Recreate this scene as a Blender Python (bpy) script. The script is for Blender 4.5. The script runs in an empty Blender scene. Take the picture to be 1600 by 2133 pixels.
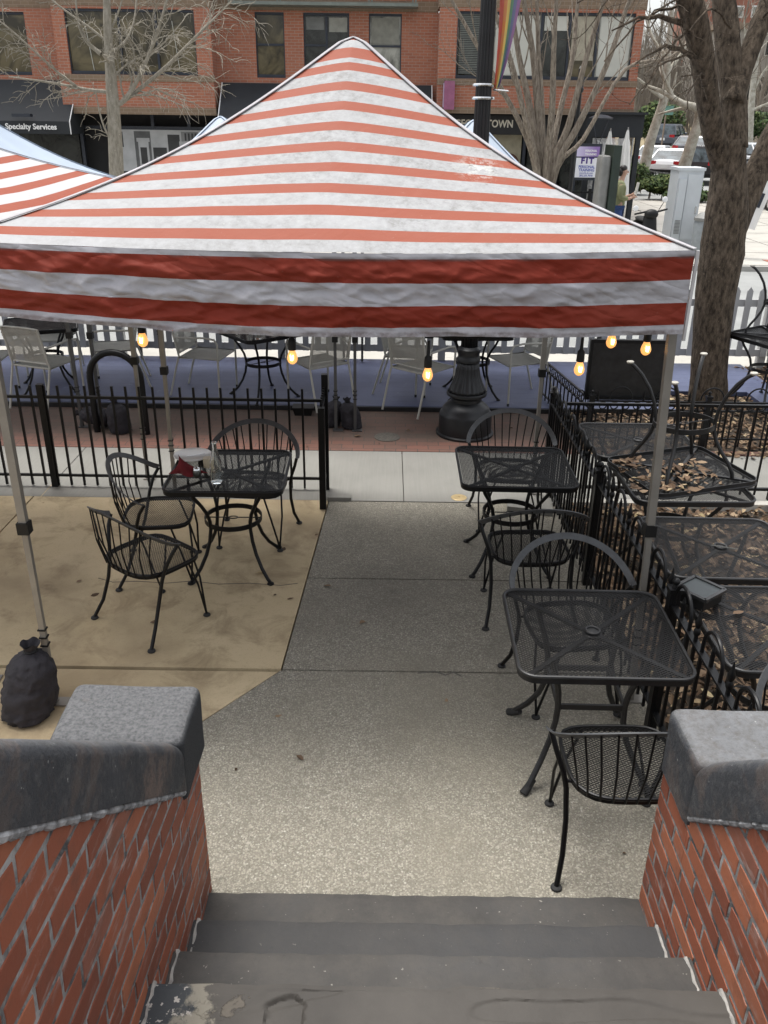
import bpy, math, random
from mathutils import Vector, Matrix, noise
R = math.radians
random.seed(11)
scene = bpy.context.scene
col = scene.collection
V = Vector

# ------------------------------------------------------------------ camera
CAMH = 2.84; PITCH = R(25); ROLL = R(-0.8); FPX = 1764.0
rt0 = V((1, 0, 0)); fw = V((0, math.cos(PITCH), -math.sin(PITCH))); up0 = V((0, math.sin(PITCH), math.cos(PITCH)))
rt = rt0 * math.cos(ROLL) - up0 * math.sin(ROLL)
up = rt0 * math.sin(ROLL) + up0 * math.cos(ROLL)
cam = bpy.data.objects.new("camera", bpy.data.cameras.new("camera"))
col.objects.link(cam)
cam.matrix_world = Matrix(((rt.x, up.x, -fw.x, 0), (rt.y, up.y, -fw.y, 0), (rt.z, up.z, -fw.z, CAMH), (0, 0, 0, 1)))
cam.data.sensor_fit = 'VERTICAL'; cam.data.sensor_height = 24; cam.data.lens = FPX / 2133 * 24
cam.data.clip_start = 0.05; cam.data.clip_end = 900
scene.camera = cam

def _ray(x, y): return rt * ((x - 800) / FPX) - up * ((y - 1066.5) / FPX) + fw
def atz(x, y, z=0.0):
    d = _ray(x, y); t = (z - CAMH) / d.z
    return V((0, 0, CAMH)) + d * t
def aty(x, y, Y):
    d = _ray(x, y); t = Y / d.y
    return V((0, 0, CAMH)) + d * t

# ------------------------------------------------------------------ mesh builder
def frame_from(dirv, hint=None):
    d = dirv.normalized()
    h = hint or (V((0, 0, 1)) if abs(d.z) < 0.9 else V((1, 0, 0)))
    s = d.cross(h)
    if s.length < 1e-6: s = d.cross(V((0, 1, 0)))
    s.normalize()
    return s, s.cross(d).normalized()

class MB:
    def __init__(s): s.v = []; s.f = []; s.m = []; s.t = []; s.mi = 0; s.tv = 0.0
    def add(s, vs, fs, t=None):
        o = len(s.v); s.v += [V(v) for v in vs]
        s.t += list(t) if t is not None else [s.tv] * len(vs)
        s.f += [tuple(i + o for i in f) for f in fs]; s.m += [s.mi] * len(fs)
        return s
    def box(s, c, size, rot=None, taper=1.0):
        hx, hy, hz = size[0] / 2, size[1] / 2, size[2] / 2
        vs = []
        for z in (-1, 1):
            k = taper if z > 0 else 1
            for x, y in ((-1, -1), (1, -1), (1, 1), (-1, 1)):
                p = V((x * hx * k, y * hy * k, z * hz))
                if rot is not None: p = rot @ p
                vs.append(p + V(c))
        return s.add(vs, [(3, 2, 1, 0), (4, 5, 6, 7), (0, 1, 5, 4), (1, 2, 6, 5), (2, 3, 7, 6), (3, 0, 4, 7)])
    def b2(s, x0, x1, y0, y1, z0, z1): return s.box(((x0 + x1) / 2, (y0 + y1) / 2, (z0 + z1) / 2), (abs(x1 - x0), abs(y1 - y0), abs(z1 - z0)))
    def bar(s, a, b, w, h, hint=None):
        a = V(a); b = V(b); sd, u = frame_from(b - a, hint)
        vs = []
        for p in (a, b):
            for x, y in ((-1, -1), (1, -1), (1, 1), (-1, 1)): vs.append(p + sd * (x * w / 2) + u * (y * h / 2))
        return s.add(vs, [(0, 1, 2, 3), (7, 6, 5, 4), (0, 4, 5, 1), (1, 5, 6, 2), (2, 6, 7, 3), (3, 7, 4, 0)])
    def tube(s, pts, r, n=8, cap=True, closed=False, t=None):
        pts = [V(p) for p in pts]; k = len(pts)
        rr = r if isinstance(r, (list, tuple)) else [r] * k
        vs = []; prev = None
        for i, p in enumerate(pts):
            if closed: d = pts[(i + 1) % k] - pts[i - 1]
            else: d = pts[min(i + 1, k - 1)] - pts[max(i - 1, 0)]
            if d.length < 1e-9: d = V((0, 0, 1))
            d.normalize()
            if prev is None: sd, u = frame_from(d)
            else:
                sd = prev - d * prev.dot(d)
                if sd.length < 1e-6: sd, u = frame_from(d)
                sd.normalize(); u = sd.cross(d)
            prev = sd
            for j in range(n):
                a = 2 * math.pi * j / n
                vs.append(p + sd * (math.cos(a) * rr[i]) + u * (math.sin(a) * rr[i]))
        fs = []
        for i in range(k if closed else k - 1):
            i2 = (i + 1) % k
            for j in range(n):
                j2 = (j + 1) % n
                fs.append((i * n + j, i2 * n + j, i2 * n + j2, i * n + j2))
        if cap and not closed:
            fs.append(tuple(range(n))); fs.append(tuple((k - 1) * n + j for j in reversed(range(n))))
        tt = None
        if t is not None: tt = [t[i] for i in range(k) for j in range(n)]
        return s.add(vs, fs, tt)
    def band(s, pts, nrm, w, th, closed=False):
        """flat strip following pts; nrm = list of width directions"""
        k = len(pts); vs = []
        pts = [V(p) for p in pts]
        for i, p in enumerate(pts):
            d = (pts[(i + 1) % k] - pts[i - 1]) if closed else (pts[min(i + 1, k - 1)] - pts[max(i - 1, 0)])
            wd = V(nrm[i]) if isinstance(nrm, list) else V(nrm)
            wd = (wd - d * (wd.dot(d) / d.length_squared)).normalized()
            td = d.cross(wd).normalized()
            for x, y in ((-1, -1), (1, -1), (1, 1), (-1, 1)): vs.append(p + wd * (x * w / 2) + td * (y * th / 2))
        fs = []
        for i in range(k if closed else k - 1):
            i2 = (i + 1) % k
            for j in range(4):
                j2 = (j + 1) % 4; fs.append((i * 4 + j, i2 * 4 + j, i2 * 4 + j2, i * 4 + j2))
        if not closed: fs += [(0, 1, 2, 3), tuple((k - 1) * 4 + j for j in (3, 2, 1, 0))]
        return s.add(vs, fs)
    def lathe(s, prof, n=24, c=(0, 0, 0), flute=0, nf=0):
        vs = []; c = V(c); k = len(prof)
        for pr in prof:
            r, z = pr[0], pr[1]; fl = pr[2] if len(pr) > 2 else 0
            for j in range(n):
                a = 2 * math.pi * j / n
                q = r * (1 - fl * (0.5 - 0.5 * math.cos(a * nf))) if fl else r
                vs.append(c + V((q * math.cos(a), q * math.sin(a), z)))
        fs = []
        for i in range(k - 1):
            for j in range(n):
                j2 = (j + 1) % n; fs.append((i * n + j, i * n + j2, (i + 1) * n + j2, (i + 1) * n + j))
        fs.append(tuple(reversed(range(n)))); fs.append(tuple((k - 1) * n + j for j in range(n)))
        return s.add(vs, fs)
    def ball(s, c, r, n=12, sc=(1, 1, 1)):
        m = n // 2 + 1; c = V(c)
        prof = [(max(1e-4, math.sin(math.pi * i / m)), -math.cos(math.pi * i / m)) for i in range(m + 1)]
        o = len(s.v); s.lathe(prof, n)
        for i in range(o, len(s.v)): s.v[i] = c + V((s.v[i].x * r * sc[0], s.v[i].y * r * sc[1], s.v[i].z * r * sc[2]))
        return s
    def prism(s, poly, z0, z1):
        n = len(poly)
        vs = [V((p[0], p[1], z0)) for p in poly] + [V((p[0], p[1], z1)) for p in poly]
        fs = [tuple(reversed(range(n))), tuple(range(n, 2 * n))] + [(i, (i + 1) % n, (i + 1) % n + n, i + n) for i in range(n)]
        return s.add(vs, fs)
    def grid(s, fn, nu, nv, tfn=None, closed=False):
        vs = []; t = []
        for j in range(nv + 1):
            for i in range(nu + 1):
                vs.append(fn(i / nu, j / nv)); t.append(tfn(i / nu, j / nv) if tfn else s.tv)
        fs = [(j * (nu + 1) + i, j * (nu + 1) + i + 1, (j + 1) * (nu + 1) + i + 1, (j + 1) * (nu + 1) + i) for j in range(nv) for i in range(nu)]
        return s.add(vs, fs, t)
    def xf(s, mat, start=0):
        for i in range(start, len(s.v)): s.v[i] = mat @ s.v[i]
        return s
    def build(s, name, mats, parent=None, smooth=False, local=False, attr=True):
        if not isinstance(mats, (list, tuple)): mats = [mats]
        if parent is not None:
            off = V((0, 0, 0))
            if not local:
                w = wm(parent).inverted(); vs = [w @ v for v in s.v]
            else: vs = s.v
        else:
            if s.v:
                xs = [v.x for v in s.v]; ys = [v.y for v in s.v]
                off = V(((min(xs) + max(xs)) / 2, (min(ys) + max(ys)) / 2, min(v.z for v in s.v)))
            else: off = V((0, 0, 0))
            vs = [v - off for v in s.v]
        me = bpy.data.meshes.new(name)
        me.from_pydata([tuple(v) for v in vs], [], s.f)
        for m in mats: me.materials.append(m)
        if len(mats) > 1: me.polygons.foreach_set('material_index', s.m)
        if smooth: me.polygons.foreach_set('use_smooth', [True] * len(s.f))
        if attr:
            a = me.attributes.new('tone', 'FLOAT', 'POINT'); a.data.foreach_set('value', s.t)
        me.update()
        o = bpy.data.objects.new(name, me); col.objects.link(o)
        if parent is not None: o.parent = parent
        else: o.location = off
        if smooth and smooth != 'all':
            try: me.set_sharp_from_angle(angle=R(38))
            except Exception: pass
        return o

def wm(o):
    m = Matrix.LocRotScale(o.location, o.rotation_euler, o.scale)
    return wm(o.parent) @ m if o.parent else m

def tag(o, label, cat, group=None, kind=None):
    if label: o['label'] = label
    if cat: o['category'] = cat
    if group: o['group'] = group
    if kind: o['kind'] = kind
    return o
def thing(name, loc, label, cat, group=None, rz=0):
    o = bpy.data.objects.new(name, None); col.objects.link(o)
    o.location = loc; o.rotation_euler = (0, 0, rz); o.empty_display_size = 0.1
    return tag(o, label, cat, group)
def struct(o):
    o['kind'] = 'structure'; return o
def kids(o): return [c for c in bpy.data.objects if c.parent == o]
def copy_tree(o, parent=None):
    c = o.copy(); col.objects.link(c)
    if parent is not None: c.parent = parent
    for ch in kids(o): copy_tree(ch, c)
    return c
def place(proto, used, loc, rz, label, group=None, tilt=None):
    o = proto if not used else copy_tree(proto)
    o.location = loc; o.rotation_euler = (tilt[0] if tilt else 0, tilt[1] if tilt else 0, rz)
    o['label'] = label
    if group: o['group'] = group
    return o
def text_mesh(name, s, size, mat, parent, loc, rot=(R(90), 0, 0), extrude=0.006, align='CENTER', xs=1.0, bold=0.0, space=1.0):
    c = bpy.data.curves.new(name, 'FONT'); c.body = s; c.size = size; c.align_x = align; c.align_y = 'CENTER'; c.extrude = extrude; c.offset = bold
    c.resolution_u = 3; c.space_character = space
    t = bpy.data.objects.new(name + '_src', c); col.objects.link(t)
    dg = bpy.context.evaluated_depsgraph_get()
    me = bpy.data.meshes.new_from_object(t.evaluated_get(dg))
    bpy.data.objects.remove(t); me.materials.clear(); me.materials.append(mat); me.name = name
    o = bpy.data.objects.new(name, me); col.objects.link(o)
    o.parent = parent
    m = wm(parent).inverted() @ Matrix.LocRotScale(V(loc), __import__('mathutils').Euler(rot), V((xs, 1, 1)))
    me.transform(m)
    return o

# ------------------------------------------------------------------ materials
class NT:
    def __init__(s, name):
        s.mat = bpy.data.materials.new(name); s.mat.use_nodes = True
        s.n = s.mat.node_tree.nodes; s.l = s.mat.node_tree.links
        s.b = s.n['Principled BSDF']; s.out = s.n['Material Output']
        s._co = None
    def node(s, t, **k):
        n = s.n.new(t)
        for a, v in k.items():
            if hasattr(n, a) and not a[0].isupper(): setattr(n, a, v)
            else: s.set(n, a, v)
        return n
    def set(s, n, sock, v):
        i = n.inputs[sock]
        if hasattr(v, 'links') or isinstance(v, bpy.types.NodeSocket): s.l.new(v, i)
        else: i.default_value = v
    @property
    def co(s):
        if s._co is None: s._co = s.node('ShaderNodeTexCoord').outputs['Object']
        return s._co
    def noise(s, scale, detail=4, rough=.55, vec=None, dist=0.0):
        n = s.node('ShaderNodeTexNoise'); s.set(n, 'Vector', vec or s.co); s.set(n, 'Scale', scale); s.set(n, 'Detail', detail); s.set(n, 'Roughness', rough); s.set(n, 'Distortion', dist)
        return n.outputs['Fac']
    def ramp(s, f, stops, interp='LINEAR'):
        n = s.node('ShaderNodeValToRGB'); s.set(n, 'Fac', f); cr = n.color_ramp; cr.interpolation = interp
        while len(cr.elements) < len(stops): cr.elements.new(0.5)
        for e, (p, c) in zip(cr.elements, stops):
            e.position = p; e.color = (c, c, c, 1) if isinstance(c, (int, float)) else (*c, 1)
        return n.outputs['Color']
    def mix(s, f, a, b, mode='MIX'):
        n = s.node('ShaderNodeMix', data_type='RGBA', blend_type=mode)
        for i, v in ((0, f), (6, a), (7, b)):
            if isinstance(v, tuple) and len(v) == 3: v = (*v, 1)
            if hasattr(v, 'is_linked'): s.l.new(v, n.inputs[i])
            else: n.inputs[i].default_value = v
        return n.outputs[2]
    def math(s, op, a, b=0.0):
        n = s.node('ShaderNodeMath', operation=op)
        for i, v in ((0, a), (1, b)):
            if hasattr(v, 'is_linked'): s.l.new(v, n.inputs[i])
            else: n.inputs[i].default_value = v
        return n.outputs[0]
    def attr(s, name='tone'):
        n = s.node('ShaderNodeAttribute', attribute_name=name); return n.outputs['Fac']
    def sep(s, vec=None):
        n = s.node('ShaderNodeSeparateXYZ'); s.set(n, 0, vec or s.co); return n.outputs
    def comb(s, x, y, z=0.0):
        n = s.node('ShaderNodeCombineXYZ')
        for i, v in enumerate((x, y, z)):
            if hasattr(v, 'is_linked'): s.l.new(v, n.inputs[i])
            else: n.inputs[i].default_value = v
        return n.outputs[0]
    def bump(s, h, strength=.4, dist=.01):
        n = s.node('ShaderNodeBump'); s.set(n, 'Strength', strength); s.set(n, 'Distance', dist); s.set(n, 'Height', h)
        s.l.new(n.outputs[0], s.b.inputs['Normal'])
    def fin(s, colr=None, rough=.6, metal=0.0, spec=.5):
        if colr is not None:
            if isinstance(colr, tuple): colr = (*colr[:3], 1)
            s.set(s.b, 'Base Color', colr)
        s.set(s.b, 'Roughness', rough); s.set(s.b, 'Metallic', metal); s.set(s.b, 'Specular IOR Level', spec)
        return s.mat
def sc(c, k): return tuple(min(1, x * k) for x in c)
def M(name, c, rough=.6, metal=0.0, var=.18, vs=6, bump=0.0, bs=60, spec=.5, tone=0.0):
    t = NT(name)
    f = t.noise(vs, 5)
    cc = t.mix(t.ramp(f, [(.3, 0.0), (.7, 1.0)]), sc(c, 1 - var), sc(c, 1 + var))
    if tone: cc = t.mix(t.math('MULTIPLY', t.attr(), tone), cc, (0.0, 0.0, 0.0))
    if bump: t.bump(t.noise(bs, 3), bump, .004)
    return t.fin(cc, rough, metal, spec)

black_iron = M('black_iron', (.0045, .0045, .005), .40, 0, .3, 30, .15, 200, spec=.28)
black_worn = M('black_worn', (.013, .013, .0135), .45, 0, .45, 12, .2, 160, spec=.5)
bronze_black = M('lamp_iron', (.010, .0105, .012), .38, 0, .35, 9, .1, 80, spec=.4)
arm_grey = M('worn_grey_enamel', (.055, .057, .06), .45, 0, .2, 25)
leg_metal = M('tent_leg_metal', (.24, .225, .2), .45, .35, .12, 8)
dark_leg = M('dark_leg_metal', (.075, .075, .075), .5, .3, .15, 8)
black_plastic = M('black_plastic', (.008, .008, .008), .5, spec=.3)
chair_taupe = M('taupe_metal', (.43, .42, .375), .5, .1, .1, 9)
bag_cloth = M('weight_bag_cloth', (.022, .020, .025), .85, 0, .3, 14, .5, 120)
rubber = M('rubber', (.02, .02, .02), .8)
white_paint = M('white_paint', (.72, .72, .7), .55, 0, .07, 4)
grey_paint = M('grey_cabinet_paint', (.5, .53, .55), .5, 0, .06, 3)
green_dark = M('dark_green_paint', (.018, .03, .022), .5)
pebble_grey = M('kiosk_grey', (.2, .2, .19), .6)
dark_frame = M('window_frame_metal', (.025, .03, .042), .4, .2)
stone_tan = M('tan_masonry', (.24, .18, .13), .8, 0, .2, 3, .3, 40)
awning_black = M('black_awning_canvas', (.014, .017, .021), .75, 0, .25, 2)
signblack = M('black_sign_board', (.008, .008, .009), .5)
white_letter = M('white_lettering', (.8, .8, .8), .6, 0, .02)
steel_green = M('grey_green_steel', (.16, .18, .16), .5, .2)
ball_mat = black_iron
skin_m = M('skin', (.5, .3, .22), .6, 0, .06)
hair_m = M('dark_hair', (.012, .009, .008), .5)
jacket_m = M('olive_jacket', (.22, .23, .12), .85, 0, .15, 5, .3, 60)
jeans_m = M('blue_jeans', (.035, .07, .2), .85, 0, .2, 9)
terracotta = M('terracotta', (.33, .13, .08), .8)
chrome = M('chrome', (.6, .6, .6), .2, 1, .03)
tyre_m = M('tyre', (.02, .02, .02), .85)
red_lens = M('red_lens', (.42, .02, .025), .25)
brass = M('brass_cap', (.5, .38, .2), .45, .4)
wood_tan = M('worn_tan', (.35, .27, .18), .8)
porcelain = M('porcelain', (.62, .61, .58), .2, 0, .02)
napkin_m = M('dark_red_cloth', (.13, .008, .012), .9, 0, .2, 20, .3, 200)
candle_m = M('cream_wax', (.55, .47, .33), .5)
umbrella_m = M('white_umbrella_cloth', (.68, .68, .66), .9, 0, .06, 5)
purple_sign = M('mauve_sign', (.27, .09, .17), .5)
blind_m = M('pale_blind', (.5, .5, .45), .8, 0, .06, 2)
blind_dark = M('grey_blind', (.13, .14, .13), .8)

def glass_dark(name, c=(.02, .022, .02), rough=.08):
    t = NT(name); f = t.noise(.9, 4, .6, dist=1.5)  # mottled base colour stands in for reflections in the panes
    return t.fin(t.mix(t.ramp(f, [(.4, 0.), (.6, 1.)]), sc(c, .5), sc(c, 2.2)), rough, 0, .6)
pane_dark = glass_dark('window_glass_dark')
pane_amber = glass_dark('window_glass_amber', (.055, .045, .024), .1)
pane_pale = glass_dark('window_glass_pale', (.17, .17, .15), .12)
car_glass = glass_dark('car_glass', (.035, .045, .05), .06)
def clear_glass(name, c=(1, 1, 1), rough=.02):
    t = NT(name); t.set(t.b, 'Transmission Weight', 1.0); t.set(t.b, 'IOR', 1.45); return t.fin(c, rough)
bottle_glass = clear_glass('clear_glass', (.97, .99, .98))
def plastic_sheet():
    t = NT('clear_plastic_sheet'); mixn = t.node('ShaderNodeMixShader'); tr = t.node('ShaderNodeBsdfTransparent')
    f = t.ramp(t.noise(3, 5, .6, dist=3), [(.35, .35), (.65, .9)])
    t.fin((.7, .7, .7), .15); t.l.new(f, mixn.inputs[0]); t.l.new(tr.outputs[0], mixn.inputs[1]); t.l.new(t.b.outputs[0], mixn.inputs[2]); t.l.new(mixn.outputs[0], t.out.inputs[0])
    return t.mat
plastic_m = plastic_sheet()
def emis(name, c, st, base=None):
    t = NT(name); t.set(t.b, 'Emission Color', (*c, 1)); t.set(t.b, 'Emission Strength', st); return t.fin(base or c, .3)
filament_m = emis('glowing_filament', (1.0, .62, .22), 9)
bulb_m = emis('lit_amber_bulb', (1.0, .42, .11), .55, (.8, .45, .18))
lit_shop = emis('lit_shop_interior', (.55, .38, .12), .22, (.2, .15, .07))
def car_paint(name, c):
    t = NT(name); t.set(t.b, 'Coat Weight', .6); t.set(t.b, 'Coat Roughness', .06); return t.fin(c, .4, .25)

def m_canopy(name, red=(.275, .069, .038), white=(.385, .385, .39), period=1.0, duty=.44, dirt=1.0, splash=None, valance=False):
    t = NT(name); a = t.attr()
    if valance:
        rd = t.ramp(a, [(0, 0.0), (.065, 1.0), (.34, 0.0), (.62, 1.0), (.885, 0.0)], 'CONSTANT')
    else:
        fr = t.math('FRACT', a); rd = t.math('LESS_THAN', fr, duty)
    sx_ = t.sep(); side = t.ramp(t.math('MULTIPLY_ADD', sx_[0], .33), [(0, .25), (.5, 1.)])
    n1 = t.noise(2.2, 6, .65); n2 = t.noise(24, 6, .75); n3 = t.noise(60, 3, .6)
    wdirt = t.ramp(n2, [(.36, (.365, .365, .37)), (.50, (.31, .31, .31)), (.62, (.25, .247, .24)), (.72, (.19, .185, .175))])
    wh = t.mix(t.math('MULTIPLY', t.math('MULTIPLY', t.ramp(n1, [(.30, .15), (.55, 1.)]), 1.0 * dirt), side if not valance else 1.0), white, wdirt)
    wh = t.mix(t.ramp(n3, [(.62, 0.), (.72, .5 * dirt)]), wh, (.45, .45, .44))
    rr = t.mix(t.ramp(n1, [(.3, 0.), (.7, .5 * dirt)]), red, (.285, .105, .072))
    rr = t.mix(t.ramp(n3, [(.66, 0.), (.75, .3 * dirt)]), rr, (.40, .25, .22))
    c = t.mix(rd, wh, rr)
    if valance:
        hem = t.ramp(a, [(.885, 0.0), (.93, .35), (.955, 1.0)])
        hd = t.math('MULTIPLY', hem, t.ramp(t.noise(7, 6, .75), [(.40, 0.1), (.6, .8)]))
        c = t.mix(hd, c, (.13, .10, .095))
        top = t.math('MULTIPLY', t.ramp(a, [(.03, 0.), (.06, 1.), (.075, 1.), (.1, 0.)]), t.ramp(t.noise(5, 4), [(.45, 0.), (.6, .7)]))
        c = t.mix(top, c, (.1, .075, .07))
    if splash:
        d = t.node('ShaderNodeVectorMath', operation='DISTANCE'); t.set(d, 0, t.co); t.set(d, 1, splash)
        sp = t.math('MULTIPLY', t.ramp(d.outputs['Value'], [(.02, .9), (.14, 0.)]), t.ramp(t.noise(26, 6, .8), [(.49, 0.), (.56, 1.)]))
        c = t.mix(sp, c, (.50, .50, .47))
        sp2 = t.math('MULTIPLY', t.ramp(d.outputs['Value'], [(.02, 1.), (.26, 0.)]), t.ramp(t.noise(33, 5, .75), [(.58, 0.), (.62, .8)]))
        c = t.mix(sp2, c, (.16, .14, .12))
    tr = t.node('ShaderNodeBsdfTranslucent'); t.l.new(c, tr.inputs[0]); mx = t.node('ShaderNodeMixShader'); mx.inputs[0].default_value = .05
    if valance:
        s3 = t.sep(); vec = t.comb(t.math('ADD', t.math('MULTIPLY', s3[0], 1.0), t.math('MULTIPLY', s3[2], -1.1)), t.math('ADD', t.math('MULTIPLY', s3[2], 2.2), t.math('MULTIPLY', s3[0], .3)), s3[1])
        h1 = t.math('ABSOLUTE', t.math('SUBTRACT', t.noise(3.2, 2, .4, vec=vec, dist=.25), .5)); vec2 = t.comb(t.math('ADD', s3[0], t.math('MULTIPLY', s3[2], 1.4)), t.math('MULTIPLY', s3[2], 1.6), s3[1])
        h2 = t.math('ABSOLUTE', t.math('SUBTRACT', t.noise(6.5, 2, .4, vec=vec2, dist=.2), .5))
        t.bump(t.math('ADD', h1, t.math('MULTIPLY', h2, .6)), .8, .05)
    else: t.bump(t.noise(11, 5, .6, dist=.8), .25, .02)
    m = t.fin(c, .65, 0, .18)
    t.l.new(t.b.outputs[0], mx.inputs[1]); t.l.new(tr.outputs[0], mx.inputs[2]); t.l.new(mx.outputs[0], t.out.inputs[0])
    return m
canopy_red = m_canopy('striped_canopy_cloth', splash=(.69, -.90, 2.63))
canopy_red2 = m_canopy('striped_canopy_cloth_clean', dirt=.3, white=(.50, .50, .50))
valance_red_shaded = m_canopy('striped_valance_cloth_shaded', red=(.185, .020, .009), white=(.43, .42, .45), valance=True, dirt=.35)  # same cloth as the top; red darkened to hold the front's shade
seam_white = M('white_seam', (.45, .44, .44), .7)
piping_m = M('grey_seam_tape', (.36, .35, .36), .8, spec=.2)
canopy_blue = M('pale_blue_canopy_cloth', (.33, .39, .47), .6, 0, .08, 2)

def m_aggregate():
    t = NT('exposed_aggregate')
    v = t.node('ShaderNodeTexVoronoi'); t.set(v, 'Vector', t.co); t.set(v, 'Scale', 88.0)
    v2 = t.node('ShaderNodeTexVoronoi'); t.set(v2, 'Vector', t.co); t.set(v2, 'Scale', 150.0)
    sepc = t.node('ShaderNodeSeparateColor'); t.l.new(v.outputs['Color'], sepc.inputs[0])
    peb = t.ramp(sepc.outputs[0], [(0, (.15, .137, .108)), (.3, (.22, .203, .162)), (.6, (.29, .268, .215)), (.88, (.36, .335, .27)), (1, (.50, .475, .41))])
    sep2 = t.node('ShaderNodeSeparateColor'); t.l.new(v2.outputs['Color'], sep2.inputs[0])
    pe2 = t.ramp(sep2.outputs[1], [(0, (.16, .148, .118)), (.4, (.24, .222, .18)), (.8, (.31, .288, .235)), (1, (.38, .36, .30))])
    base = t.mix(t.ramp(sep2.outputs[0], [(.50, 0.), (.56, 1.)]), t.mix(t.ramp(v.outputs['Distance'], [(.30, 1.), (.62, 0.)]), (.19, .176, .142), peb), pe2)
    st = t.noise(1.1, 6, .6, dist=.4)
    c = t.mix(t.ramp(st, [(.46, 0.), (.70, .45)]), base, (.17, .155, .125))
    c = t.mix(t.ramp(t.noise(2.6, 6, .7, dist=.6), [(.50, 0.), (.68, .38)]), c, (.14, .13, .105))
    c = t.mix(t.ramp(t.noise(11, 4, .7), [(.66, 0.), (.74, .5)]), c, (.07, .065, .055))
    st2 = t.noise(4.3, 5, .7)
    c = t.mix(t.ramp(st2, [(.6, 0.), (.72, .4)]), c, (.16, .145, .115))
    c = t.mix(t.ramp(t.noise(.6, 3), [(.5, 0.), (.7, .35)]), c, (.30, .27, .2))
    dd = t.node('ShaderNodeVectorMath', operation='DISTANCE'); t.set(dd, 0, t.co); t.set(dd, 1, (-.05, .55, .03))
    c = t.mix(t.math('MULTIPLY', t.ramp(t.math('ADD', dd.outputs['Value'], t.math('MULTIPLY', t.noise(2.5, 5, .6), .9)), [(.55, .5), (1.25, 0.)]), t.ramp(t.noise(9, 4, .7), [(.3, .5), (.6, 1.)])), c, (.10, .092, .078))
    t.bump(v.outputs['Distance'], .8, .006)
    return t.fin(c, .85)
agg_m = m_aggregate()
def m_beige():
    t = NT('beige_concrete')
    c = t.mix(t.ramp(t.noise(1.2, 6, .6), [(.3, 0.), (.7, 1.)]), (.44, .35, .208), (.55, .445, .285))
    c = t.mix(t.ramp(t.noise(3.1, 6, .7, dist=.6), [(.5, 0.), (.7, .75)]), c, (.20, .145, .082))
    c = t.mix(t.ramp(t.noise(.75, 5, .65, dist=.3), [(.45, 0.), (.65, .55)]), c, (.2, .145, .085))
    c = t.mix(t.ramp(t.noise(120, 2), [(.55, 0.), (.75, .35)]), c, (.22, .17, .11))
    t.bump(t.noise(90, 4), .2, .003)
    return t.fin(c, .85)
beige_m = m_beige()
def m_concrete(name, c1, c2, st=(.2, .19, .17), amt=.4, brush=True):
    t = NT(name)
    c = t.mix(t.ramp(t.noise(1.6, 5), [(.3, 0.), (.7, 1.)]), c1, c2)
    if brush:
        s = t.sep(); vec = t.comb(t.math('MULTIPLY', s[0], 60.0), t.math('MULTIPLY', s[1], 2.0))
        c = t.mix(t.ramp(t.noise(1, 3, vec=vec), [(.4, 0.), (.7, .25)]), c, sc(c2, 1.2))
    c = t.mix(t.ramp(t.noise(3.3, 6, .7), [(.55, 0.), (.72, amt)]), c, st)
    t.bump(t.noise(140, 3), .15, .002)
    return t.fin(c, .85)
sidewalk_m = m_concrete('sidewalk_concrete', (.19, .185, .167), (.245, .24, .217))
plaza_m = m_concrete('plaza_concrete', (.36, .345, .31), (.43, .415, .37), brush=False)
street_m = m_concrete('street_asphalt', (.22, .225, .217), (.28, .285, .275), (.26, .26, .26), .4, False)
ground_m = m_concrete('dark_ground', (.09, .085, .075), (.13, .12, .1), brush=False)
def m_brickpave():
    t = NT('brick_paving'); s = t.sep()
    b = t.node('ShaderNodeTexBrick'); t.set(b, 'Vector', t.comb(s[0], s[1])); t.set(b, 'Scale', 1.0)
    b.offset = .5
    for k, v in (('Brick Width', .205), ('Row Height', .105), ('Mortar Size', .004), ('Bias', .0), ('Color1', (.21, .085, .06, 1)), ('Color2', (.15, .075, .055, 1)), ('Mortar', (.06, .05, .04, 1))): t.set(b, k, v)
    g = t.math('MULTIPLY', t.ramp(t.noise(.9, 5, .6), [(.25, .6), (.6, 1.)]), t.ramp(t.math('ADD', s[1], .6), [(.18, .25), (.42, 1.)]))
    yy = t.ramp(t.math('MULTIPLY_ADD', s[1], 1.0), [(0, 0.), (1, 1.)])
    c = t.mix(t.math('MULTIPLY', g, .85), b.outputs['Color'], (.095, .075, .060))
    c = t.mix(t.ramp(t.noise(6, 6, .75), [(.55, 0.), (.7, .5)]), c, (.05, .043, .036))
    t.bump(b.outputs['Fac'], -.4, .004)
    return t.fin(c, .85)
brickpave_m = m_brickpave()
def m_deck():
    t = NT('blue_deck_paint')
    c = t.mix(t.ramp(t.noise(1.5, 6, .6), [(.3, 0.), (.7, 1.)]), (.055, .068, .13), (.095, .112, .19))
    s = t.sep(); vec = t.comb(t.math('MULTIPLY', s[0], 3.0), t.math('MULTIPLY', s[1], 40.0))
    c = t.mix(t.ramp(t.noise(1, 4, vec=vec), [(.5, 0.), (.7, .25)]), c, (.06, .07, .11))
    c = t.mix(t.ramp(t.noise(7, 6, .75), [(.62, 0.), (.72, .5)]), c, (.24, .27, .34))
    t.bump(t.noise(2, 3, vec=vec), .3, .003)
    return t.fin(c, .5)
deck_m = m_deck()
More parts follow.
